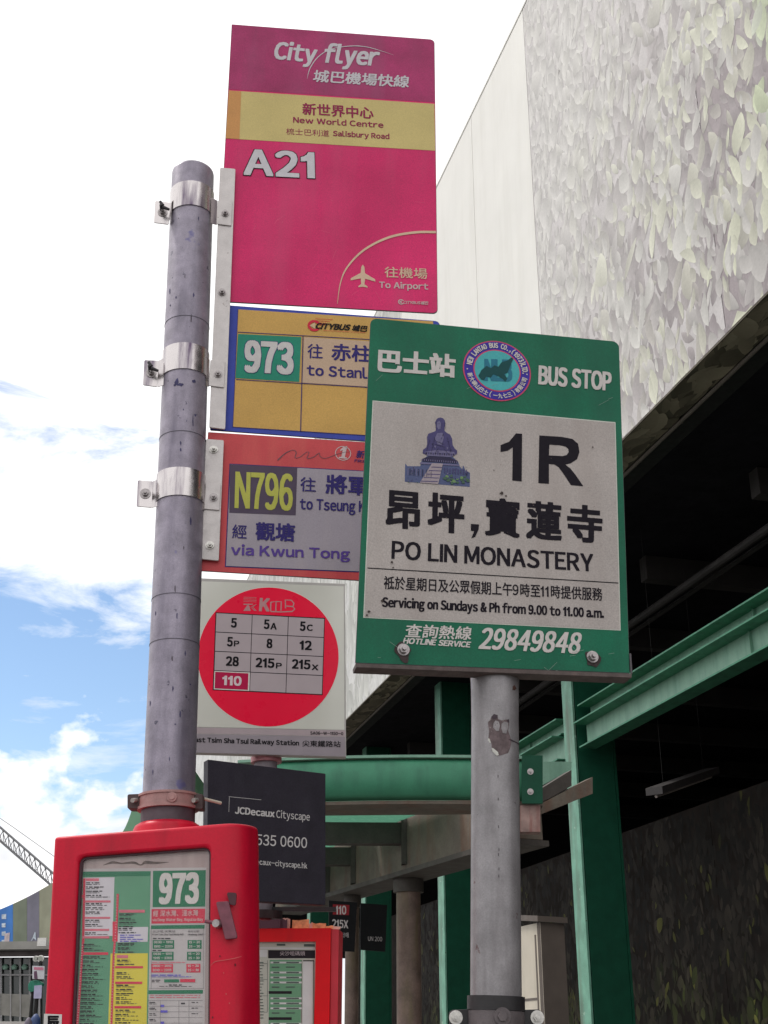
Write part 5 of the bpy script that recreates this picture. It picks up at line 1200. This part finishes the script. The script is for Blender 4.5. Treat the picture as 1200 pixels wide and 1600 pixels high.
# scuffs
def side_patch(pts, m, Z=Z8, c=0.0018):
    out = []
    for p in pts:
        a, b = FF.ab(*Z(*p)); x = min(max(0, (a-r_)/rx), 0.999); cc_ = -0.06*(1-math.sqrt(1-x*x)) if a > r_ else 0.0
        # follow the curve: re-solve so the mark lies on the rounded side
        out.append(FF.p(a if a <= r_ else r_+rx*x, b, cc_+c))
    MB().poly(out).make('scuff', m, TC)
scuff = mat('scuff_dark', (0.10, 0.012, 0.02), 0.7, var=0.3, scale=90); scl = mat('scuff_light', (0.55, 0.10, 0.10), 0.6)
for k in range(9):
    cx_ = random.uniform(460, 600); cy_ = random.uniform(560, 1400); rr_ = random.uniform(1.5, 5)
    side_patch([(cx_+rr_*math.cos(a)*random.uniform(.5, 1.2), cy_+rr_*1.6*math.sin(a)*random.uniform(.5, 1.2)) for a in [-j*math.pi/4 for j in range(8)]], scuff if k % 3 else scl)
stz(Z8, FF, [(450, 1135), (475, 1112), (520, 1104), (575, 1094), (610, 1084)], [0.0006, 0.0012, 0.001, 0.001, 0.0004], 3.2, scl, TC, 'scratch', 5)

# the poster behind the window
PF = FF.shifted(-REC+0.0006)
paper = mat('poster_paper', (0.50, 0.46, 0.46), 0.3, var=0.08, scale=10, streak=((0.40, 0.34, 0.34), 0.4, 25), spec=0.2)
printed('backing', PF, window(wl+0.001, wr-0.001, wtp-0.001, wb+0.001, 0.011), 0.5, mat('backing_pink', (0.43, 0.33, 0.32), 0.4, var=0.12, scale=14, streak=((0.24, 0.16, 0.14), 0.5, 30)), TC)
xp(PF, [ZC(75, 150), ZC(1160, 140), ZC(1130, 2800), ZC(-45, 2800)], 1.1, paper, TC, 'poster')
pg = mat('poster_green', (0.11, 0.29, 0.175), 0.45, var=0.14, scale=12, spec=0.2); pdg = mat('poster_dark_green', (0.02, 0.17, 0.085), 0.4, var=0.1, scale=12, spec=0.2)
pye = mat('poster_yellow', (0.66, 0.55, 0.06), 0.4, var=0.05, scale=12, spec=0.2); pre = mat('poster_red', (0.62, 0.035, 0.075), 0.4, var=0.08, scale=30, spec=0.2); ppi = mat('poster_pink', (0.62, 0.13, 0.18), 0.4, var=0.1, scale=30); pwh = mat('poster_white', (0.60, 0.56, 0.60), 0.4, var=0.05, scale=20)
xp(PF, [ZC(96, 174), ZC(686, 170), ZC(640, 2800), ZC(20, 2800)], 1.7, pg, TC)
xp(PF, [ZC(96, 176), ZC(686, 172), ZC(684, 212), ZC(98, 218)], 2.2, pdg, TC)
xp(PF, [ZC(112, 226), ZC(378, 222), ZC(362, 722), ZC(108, 726)], 2.2, pwh, TC)
xp(PF, [ZC(412, 650), ZC(664, 645), ZC(660, 772), ZC(400, 778)], 2.2, pwh, TC)
xp(PF, [ZC(345, 872), ZC(662, 870), ZC(640, 2200), ZC(300, 2200)], 2.2, pye, TC)
mbr = MB(); mbd = MB(); mbv = MB(); mbgn = MB(); mbw = MB(); mbpk = MB()
ZR = lambda mb, x0, y0, x1, y1, ly: rect(mb, PF, x0, y0, x1, y1, ly, ZC)
# route lines (red)
for (pts, ww) in (([(122, 232), (112, 760), (62, 1473), (40, 1900)], 20), ([(406, 365), (398, 600), (372, 870), (352, 1473), (340, 1900)], 18)):
    a = [PF.ab(*ZC(*p)) for p in pts]; stroke(PF, a, ww/5.4545*2.15/FOC, 2.9, pre, TC, 'route_line')
ZR(mbr, 362, 600, 405, 770, 3.1); ZR(mbr, 62, 372, 120, 398, 3.1)
for x0, y0, x1, y1 in ((128, 420, 345, 438), (124, 560, 341, 577), (120, 662, 334, 680), (104, 725, 334, 744), (100, 862, 325, 884), (418, 500, 637, 524), (385, 980, 622, 998), (385, 1112, 615, 1132), (378, 1320, 606, 1340)):
    ZR(mbpk if y0 < 800 else mbr, x0, y0, x1, y1, 3.2)
for x0, y0, x1, y1 in ((135, 232, 246, 256), (398, 886, 494, 912)): ZR(mbpk, x0, y0, x1, y1, 3.0)
def rowtext(mb, x0, y, wmax, ly=3.4, h=11):
    x = x0
    while x < x0+wmax:
        w_ = random.uniform(14, 60); ZR(mb, x, y, min(x+w_, x0+wmax), y+h*random.uniform(0.75, 1), ly); x += w_+random.uniform(5, 14)
def col(x0, y0, y1, wmax, dx=0.0, skip=()):
    y = y0
    while y < y1:
        xx = x0+dx*(y-y0)
        if not any(a-14 < y < b for a, b in skip):
            rowtext(mbd, xx, y, random.uniform(0.4, 0.75)*wmax, h=11)
            if y+17 < y1 and not any(a-8 < y+17 < b for a, b in skip): rowtext(mbd, xx, y+16, random.uniform(0.5, 1.0)*wmax, 3.4, 6)
        y += 35.5
col(136, 266, 720, 215, -0.02, ((418, 440), (558, 580), (660, 682)))
col(112, 790, 1900, 200, -0.045, ((860, 886),))
col(420, 532, 645, 200, -0.03); col(414, 655, 700, 200); col(408, 785, 862, 200)
col(400, 925, 1900, 200, -0.03, ((978, 1000), (1110, 1134), (1318, 1342)))
for y in (712, 730, 748, 764): rowtext(mbv, 425, y, random.uniform(60, 230), 3.4, 9)
for k in range(48):
    y = 800+k*22; xx = 104-(y-800)*0.062; ZR(mbw, xx-3, y, xx+4, y+6, 3.6)
    y = 380+k*24; xx = 404-(y-380)*0.052; ZR(mbw, xx-3, y, xx+3, y+6, 3.6)
# right column
xp(PF, [ZC(706, 168), ZC(1155, 162), ZC(1150, 472), ZC(702, 478)], 1.9, pdg, TC, 'route_panel')
text(PF, '973', ZC(752, 456), ZC(1096, 450), ZC(762, 186), wt, TC, bold=0.05, layer=3.2)
xp(PF, [ZC(694, 494), ZC(1150, 490), ZC(1146, 612), ZC(692, 618)], 1.9, pre, TC, 'via_panel')
text(PF, '經 深水灣、淺水灣', ZC(706, 558), ZC(1090, 552), ZC(708, 506), ink('poster_pale', (0.66, 0.45, 0.45)), TC, bold=0.008, layer=2.8)
text(PF, 'via Deep Water Bay, Repulse Bay', ZC(702, 598), ZC(1132, 594), ZC(702, 574), MATS['ink_poster_pale'], TC, bold=0.03, layer=2.8, mode='cap')
xp(PF, [ZC(690, 632), ZC(1146, 628), ZC(1144, 660), ZC(688, 664)], 1.9, pdg, TC, 'heading')
pd_i = ink('poster_black', (0.03, 0.025, 0.03))
text(PF, '尖沙咀 尖東站', ZC(704, 696), ZC(896, 694), ZC(704, 674), pd_i, TC, layer=2.8)
text(PF, 'From Tsim Sha Tsui (Mody Rd)', ZC(702, 718), ZC(966, 716), ZC(702, 704), pd_i, TC, layer=2.8, mode='cap', bold=0.03)
text(PF, '班次(分鐘)', ZC(1004, 694), ZC(1100, 692), ZC(1004, 674), pd_i, TC, layer=2.8)
text(PF, 'Headway (min)', ZC(1004, 718), ZC(1132, 716), ZC(1004, 704), pd_i, TC, layer=2.8, mode='cap', bold=0.03)
for (y0, a1, a2, b1, b2, mm_) in ((758, '0630 - 1910', '1910 - 2205', '15 - 20', '25 - 30', pdg), (857, '0830 - 1915', '1915 - 2205', '15 - 20', '25 - 30', pdg), (960, '0900 - 2010', '2010 - 2205', '15 - 20', '25 - 30', pre)):
    for (x0, x1, t1, t2) in ((702, 886, a1, a2), (1000, 1120, b1, b2)):
        sk = -(y0-758)*0.05
        xp(PF, [ZC(x0+sk, y0), ZC(x1+sk, y0), ZC(x1+sk, y0+74), ZC(x0+sk, y0+74)], 1.9, mm_, TC, 'time_box')
        for dy, tx in ((28, t1), (64, t2)):
            text(PF, tx, ZC(x0+sk+12, y0+dy), ZC(x1+sk-12, y0+dy-1), ZC(x0+sk+12, y0+dy-20), MATS['ink_offwhite'], TC, layer=2.8, mode='cap', bold=0.04)
rowtext(mbd, 706, 740, 150, h=10); rowtext(mbd, 702, 842, 80, h=10); rowtext(mbpk, 698, 944, 290, 3.2, 8)
rowtext(mbv, 694, 1052, 250, 3.2, 10); rowtext(mbv, 694, 1068, 340, 3.2, 6); rowtext(mbd, 698, 1096, 70, h=9); rowtext(mbd, 698, 1110, 60, h=7)
ZR(mbgn, 802, 1092, 928, 1118, 3.2); ZR(mbr, 938, 1090, 1066, 1117, 3.2); rowtext(mbd, 842, 1136, 110, h=9); rowtext(mbd, 760, 1150, 280, h=5)
xp(PF, [ZC(668, 1185), ZC(1132, 1182), ZC(1130, 1214), ZC(666, 1218)], 1.9, pdg, TC, 'heading')
for y in (1226, 1244): rowtext(mbr, 680, y, 430, 3.2, 5)
for y in range(1272, 1900, 48):
    ZR(mbd, 664, y, 1128, y+2, 3.0)
    rowtext(mbd, 676, y+14, 50, h=8); rowtext(mbd, 676, y+28, 60, h=6)
    if random.random() < 0.8: ZR(mbv, 772, y+36, 772+random.choice((30, 58)), y+56, 3.2)
    if random.random() < 0.35: rowtext(mbd, 945, y+20, 34, h=12)
    if random.random() < 0.4: rowtext(mbd, 1035, y+14, 56, h=8)
for x in (768, 926, 1012): ZR(mbd, x, 1270, x+2, 1900, 3.05)
for (x0, y0, x1, y1) in ((690, 632, 692, 1175), (1134, 640, 1136, 1175), (672, 1168, 1134, 1170)): ZR(mbd, x0, y0, x1, y1, 2.4)
for mb_, m_ in ((mbr, pre), (mbd, pd_i), (mbv, ink('poster_violet', (0.12, 0.10, 0.50))), (mbgn, pdg), (mbw, pwh), (mbpk, ppi)):
    mb_.make('small_print', m_, TC, kind='stuff')
# glass over the poster
def glass_mat():
    m = bpy.data.materials.new('window_glass'); m.use_nodes = True; t = m.node_tree; t.nodes.clear()
    o = t.nodes.new('ShaderNodeOutputMaterial'); mx = t.nodes.new('ShaderNodeMixShader'); tr = t.nodes.new('ShaderNodeBsdfTransparent'); gl = t.nodes.new('ShaderNodeBsdfGlossy')
    n = t.nodes.new('ShaderNodeTexNoise'); n.inputs['Scale'].default_value = 9; n.inputs['Detail'].default_value = 4; mr_ = t.nodes.new('ShaderNodeMapRange'); mr_.inputs[3].default_value = 0.004; mr_.inputs[4].default_value = 0.028
    tcn = t.nodes.new('ShaderNodeTexCoord'); t.links.new(tcn.outputs['Object'], n.inputs['Vector']); t.links.new(n.outputs['Fac'], mr_.inputs[0]); t.links.new(mr_.outputs[0], mx.inputs[0])
    gl.inputs['Roughness'].default_value = 0.08; t.links.new(tr.outputs[0], mx.inputs[1]); t.links.new(gl.outputs[0], mx.inputs[2]); t.links.new(mx.outputs[0], o.inputs[0]); return m
gm = glass_mat()
MB().prism([FF.p(a, b, -0.0085) for a, b in window(wl+0.0006, wr-0.0006, wtp-0.0006, wb+0.0006, 0.011)], -FF.n*0.002).make('window_pane', gm, TC)
# stain above the poster
stz(ZC, PF, [(280, 120), (360, 96), (440, 104), (540, 98), (600, 118), (640, 96), (720, 100), (840, 94)], [0.0005, 0.004, 0.0025, 0.004, 0.002, 0.005, 0.004, 0.0005], 1.4, mat('grime', (0.13, 0.09, 0.08), 0.8, var=0.5, scale=80), TC, 'stain', 5)
# sticker at the lower left corner
xp(FF, [(69, 1584), (97, 1585), (96, 1612), (68, 1611)], 1, ink('sticker_white', (0.62, 0.6, 0.58)), TC, 'sticker')
text(FF, '辰', (73, 1608), (93, 1608), (73, 1587), black_i, TC, bold=0.05, layer=2)

# ------------------------------------------------------------------ far left: curved hoarding, canopy, glazed front, fence, signs, crane
FD = 62.0
fh = thing('far_hoarding', Vector((at(40, 1420, FD).x, FD, 0)), 'far building hoarding with blue, grey green and violet panels behind the red case', 'building')
hf = Frame(at(40, 1475, FD), R(-16))
fcols = [(-60, 20, (0.06, 0.22, 0.62)), (20.3, 42, (0.20, 0.23, 0.17)), (42.3, 61, (0.22, 0.21, 0.27)), (61.3, 125, (0.33, 0.33, 0.24))]  # panel colours paled to stand in for distance haze
def roofy(x): return 1421-0.40*x-0.0013*x*x if x > 0 else 1421-0.3*x
for k, (x0, x1, c_) in enumerate(fcols):
    m_ = mat('far_panel_%d' % k, c_, 0.6, var=0.22, scale=0.8, streak=(tuple(v*0.7 for v in c_), 0.5, 2))
    top_ = [(x0+(x1-x0)*j/5, roofy(x0+(x1-x0)*j/5)) for j in range(6)]
    lp = [hf.ab(x0, 1480-(x0 if x0 > 0 else 0)*0.12)]+[hf.ab(*p) for p in top_]+[hf.ab(x1, 1480-x1*0.12)]
    plate('panel', hf, lp, 0.4, m_, fh)
    if k == 0:
        for (y0, sz) in ((1429, 7), (1443, 6), (1456, 6), (1469, 5)):
            printed_px('print', hf, [(3+0*y0, y0), (3+sz, y0-1), (3+sz, y0+sz), (3, y0+sz)], 40, mat('far_white', (0.55, 0.62, 0.7), 0.6, var=0.4, scale=6), fh)
        printed_px('print', hf, [(8, 1459), (16, 1457), (15, 1471), (7, 1473)], 60, mat('far_pink', (0.6, 0.5, 0.52), 0.6, var=0.2, scale=6), fh)
    if k == 2: printed_px('print', hf, [(55, 1456), (56, 1457), (57, 1470), (53, 1466), (48, 1473)], 60, mat('far_white', (0.55, 0.62, 0.7), 0.6), fh)
cn = thing('canopy_building', Vector((at(40, 1500, FD-6).x, FD-6, 0)), 'low glazed building front with grey canopy slab under the far hoarding', 'building')
cf = Frame(at(40, 1500, FD-6), R(0))
cgr = mat('canopy_grey', (0.33, 0.32, 0.30), 0.7, var=0.15, scale=1.5); mul = mat('mullion', (0.36, 0.35, 0.36), 0.5); dgl = mat('dark_glass', (0.02, 0.03, 0.028), 0.1, coat=0.5)
plate('canopy', cf, quad(cf, [(-60, 1476), (235, 1474), (235, 1486), (-60, 1488)]), 4.0, cgr, cn, c=1.5)
plate('fascia_band', cf, quad(cf, [(-60, 1489), (235, 1487), (235, 1494), (-60, 1496)]), 0.3, mat('fascia_brown', (0.20, 0.17, 0.17), 0.7, var=0.2, scale=2), cn, c=0.6)
plate('pane', cf, quad(cf, [(-60, 1496), (235, 1494), (235, 1640), (-60, 1640)]), 0.05, dgl, cn, c=-0.2)
for x in range(-45, 230, 15):
    plate('mullion', cf, quad(cf, [(x, 1496), (x+2.6, 1496), (x+2.6, 1640), (x, 1640)]), 0.15, mul, cn, c=0.0)
plate('transom', cf, quad(cf, [(-60, 1522), (235, 1522), (235, 1524.5), (-60, 1524.5)]), 0.1, mul, cn, c=0.02)
for x in (8, 22, 38): 
    q = cf.ab(x, 1510); MB().lathe(cf.p(q[0], q[1], -0.05), [(0.10, -0.12), (0.14, 0), (0.04, 0.1)], 10).make('lamp', mat('globe', (0.3, 0.5, 0.4), 0.4), cn)
MB().box(at(66, 1472, FD-8), RT*0.18, Vector((0, .1, 0)), ez*0.16).make('floodlight', mat('floodlight', (0.8, 0.78, 0.75), 0.4), cn)

fence_m = mat('fence_panel', (0.25, 0.24, 0.22), 0.7, var=0.2, scale=4); fD = 26.0
fe = thing('site_fence', Vector((at(0, 1570, fD).x, fD, 0)), 'low grey panel fence at the lower left in front of the glazed front', 'fence')
f3 = Frame(at(20, 1570, fD), R(4))
for k, (x0, x1) in enumerate(((-80, -31), (-30, -1), (0, 47.5))):
    plate('panel', f3, quad(f3, [(x0, 1552+(0.4 if k else 0)), (x1, 1554), (x1, 1590), (x0, 1586)]), 0.04, fence_m, fe)
for x in (-31, 0, 17, 32, 48.3):
    plate('post', f3, quad(f3, [(x-0.8, 1553), (x+0.6, 1553), (x+0.6, 1640), (x-0.8, 1640)]), 0.04, mul, fe, c=0.02)
plate('kerb_rail', f3, quad(f3, [(-80, 1596), (50, 1596), (50, 1603), (-80, 1603)]), 0.1, mat('rail_white', (0.55, 0.52, 0.5), 0.6), fe, c=0.05)
# post with round signs and notices
sD = 22.0; sp_ = at(62, 1500, sD); spf = Vector((sp_.x, sp_.y, 0))
rs = thing('notice_post', spf, 'thin roadside post with two white round discs and two posters beside the red case', 'sign post')
MB().tube(spf+RT*0.02, Vector((spf.x+0.02, spf.y, sp_.z)), 0.03, n=10).make('post', dark_m, rs); MB().tube(spf-RT*0.06, Vector((spf.x-0.06, spf.y, at(0, 1535, sD).z)), 0.025, n=10).make('post', dark_m, rs)
wd = mat('disc_shell', (0.72, 0.70, 0.66), 0.4); mirr = mat('disc_grey', (0.33, 0.34, 0.30), 0.3)
for (x, r0) in ((63.5, 0.055), (56, 0.045)):
    c_ = at(x, 1498, sD); MB().lathe(c_, [(r0*0.9, -0.05), (r0*1.05, -0.01), (r0, 0.02)], 20, (0, -1, 0.0)).make('disc', wd, rs).scale = (1, 1, 1)
    MB().tube(c_+Vector((0, -0.021, 0)), c_+Vector((0, -0.03, 0)), r0*0.7, n=18).make('disc_face', mirr, rs)
n1f = Frame(at(60, 1520, sD-0.1), R(0))
plate('poster', n1f, quad(n1f, [(50.5, 1509), (69.5, 1509.5), (69, 1532), (50.5, 1531)]), 0.02, mat('notice_paper', (0.62, 0.62, 0.66), 0.5), rs)
printed_px('print', n1f, [(53, 1511), (68, 1511.5), (68, 1516), (53, 1515)], 10, mat('notice_pink', (0.6, 0.2, 0.3), 0.5), rs)
printed_px('print', n1f, [(53, 1518), (57.5, 1517), (59, 1530), (53.5, 1529)], 10, mat('notice_dark', (0.12, 0.05, 0.10), 0.5), rs)
printed_px('print', n1f, [(50.5, 1529.5), (69, 1530), (69, 1532), (50.5, 1531)], 14, dark_m, rs)
plate('poster', n1f, quad(n1f, [(53, 1540), (65, 1539), (64, 1560), (52, 1560)]), 0.02, mat('notice_lilac', (0.45, 0.43, 0.62), 0.5), rs, c=-0.02)
gb = [(43, 1538), (46, 1533), (54, 1531), (60, 1532), (66, 1536), (65, 1541), (56, 1540), (52, 1549), (46, 1550), (43, 1546)]
gt = thing('green_bag', at(52, 1545, sD), 'small green bag hanging on the notice post', 'bag')
o = plate('bag', n1f, quad(n1f, gb), 0.12, mat('bag_green', (0.02, 0.20, 0.13), 0.6, var=0.3, scale=20), gt, c=-0.03, bevel=0.01)
for (x0, x1, yt_, D_, c_, lb) in ((38, 51, 1590, 17, (0.13, 0.11, 0.15), 'short dark grey bollard cap at the bottom edge'), (48, 64, 1584, 18, (0.03, 0.06, 0.17), 'taller dark blue bollard beside the sticker on the red case')):
    a = at(x0, yt_+6, D_); b = at(x1, yt_+6, D_); r0 = (b-a).length/2; c0 = (a+b)/2
    t_ = thing('bollard', Vector((c0.x, c0.y, 0)), lb, 'bollard')
    MB().lathe(Vector((c0.x, c0.y, 0)), [(r0, 0), (r0, c0.z-0.05), (r0*0.9, c0.z-0.01), (r0*0.4, c0.z+0.04), (0.001, c0.z+0.05)], 20).make('post_body', mat('bollard_'+str(x0), c_, 0.5), t_, smooth=50)
# crane boom
kD = 150.0
cr = thing('crane', Vector((at(120, 1500, kD).x, kD, 0)), 'distant lattice crane boom rising to the left behind the red case', 'crane')
cmx = mat('crane_steel', (0.17, 0.17, 0.18), 0.6)
up0, up1 = at(-60, 1241, kD), at(140, 1415, kD); dn0, dn1 = at(-60, 1262, kD), at(140, 1437, kD)
back = Vector((0, 1.6, 0))
for a, b in ((up0, up1), (dn0, dn1), (up0+back, up1+back), (dn0+back, dn1+back)): MB().tube(a, b, 0.09, n=6).make('chord', cmx, cr)
mb = MB(); nn_ = 24
for k in range(nn_):
    t0, t1 = k/nn_, (k+1)/nn_; u0, u1, d0, d1 = up0.lerp(up1, t0), up0.lerp(up1, t1), dn0.lerp(dn1, t0), dn0.lerp(dn1, t1)
    mb.tube(d0, u1, 0.05, n=5).tube(u1, d1, 0.05, n=5).tube(u0+back, d1+back, 0.045, n=5).tube(u0, u1+back, 0.04, n=5)
mb.make('lattice', cmx, cr)
MB().tube(at(20, 1292, kD), at(90, 1342, kD), 0.035, n=5).tube(at(-60, 1238, kD), at(20, 1292, kD), 0.035, n=5).make('cable', cmx, cr)
MB().tube(at(140, 1426, kD), Vector((at(140, 1426, kD).x, kD, 0)), 0.5, n=8).make('mast', cmx, cr)

for o in bpy.data.objects:
    if 'wl' in o.keys(): del o['wl']
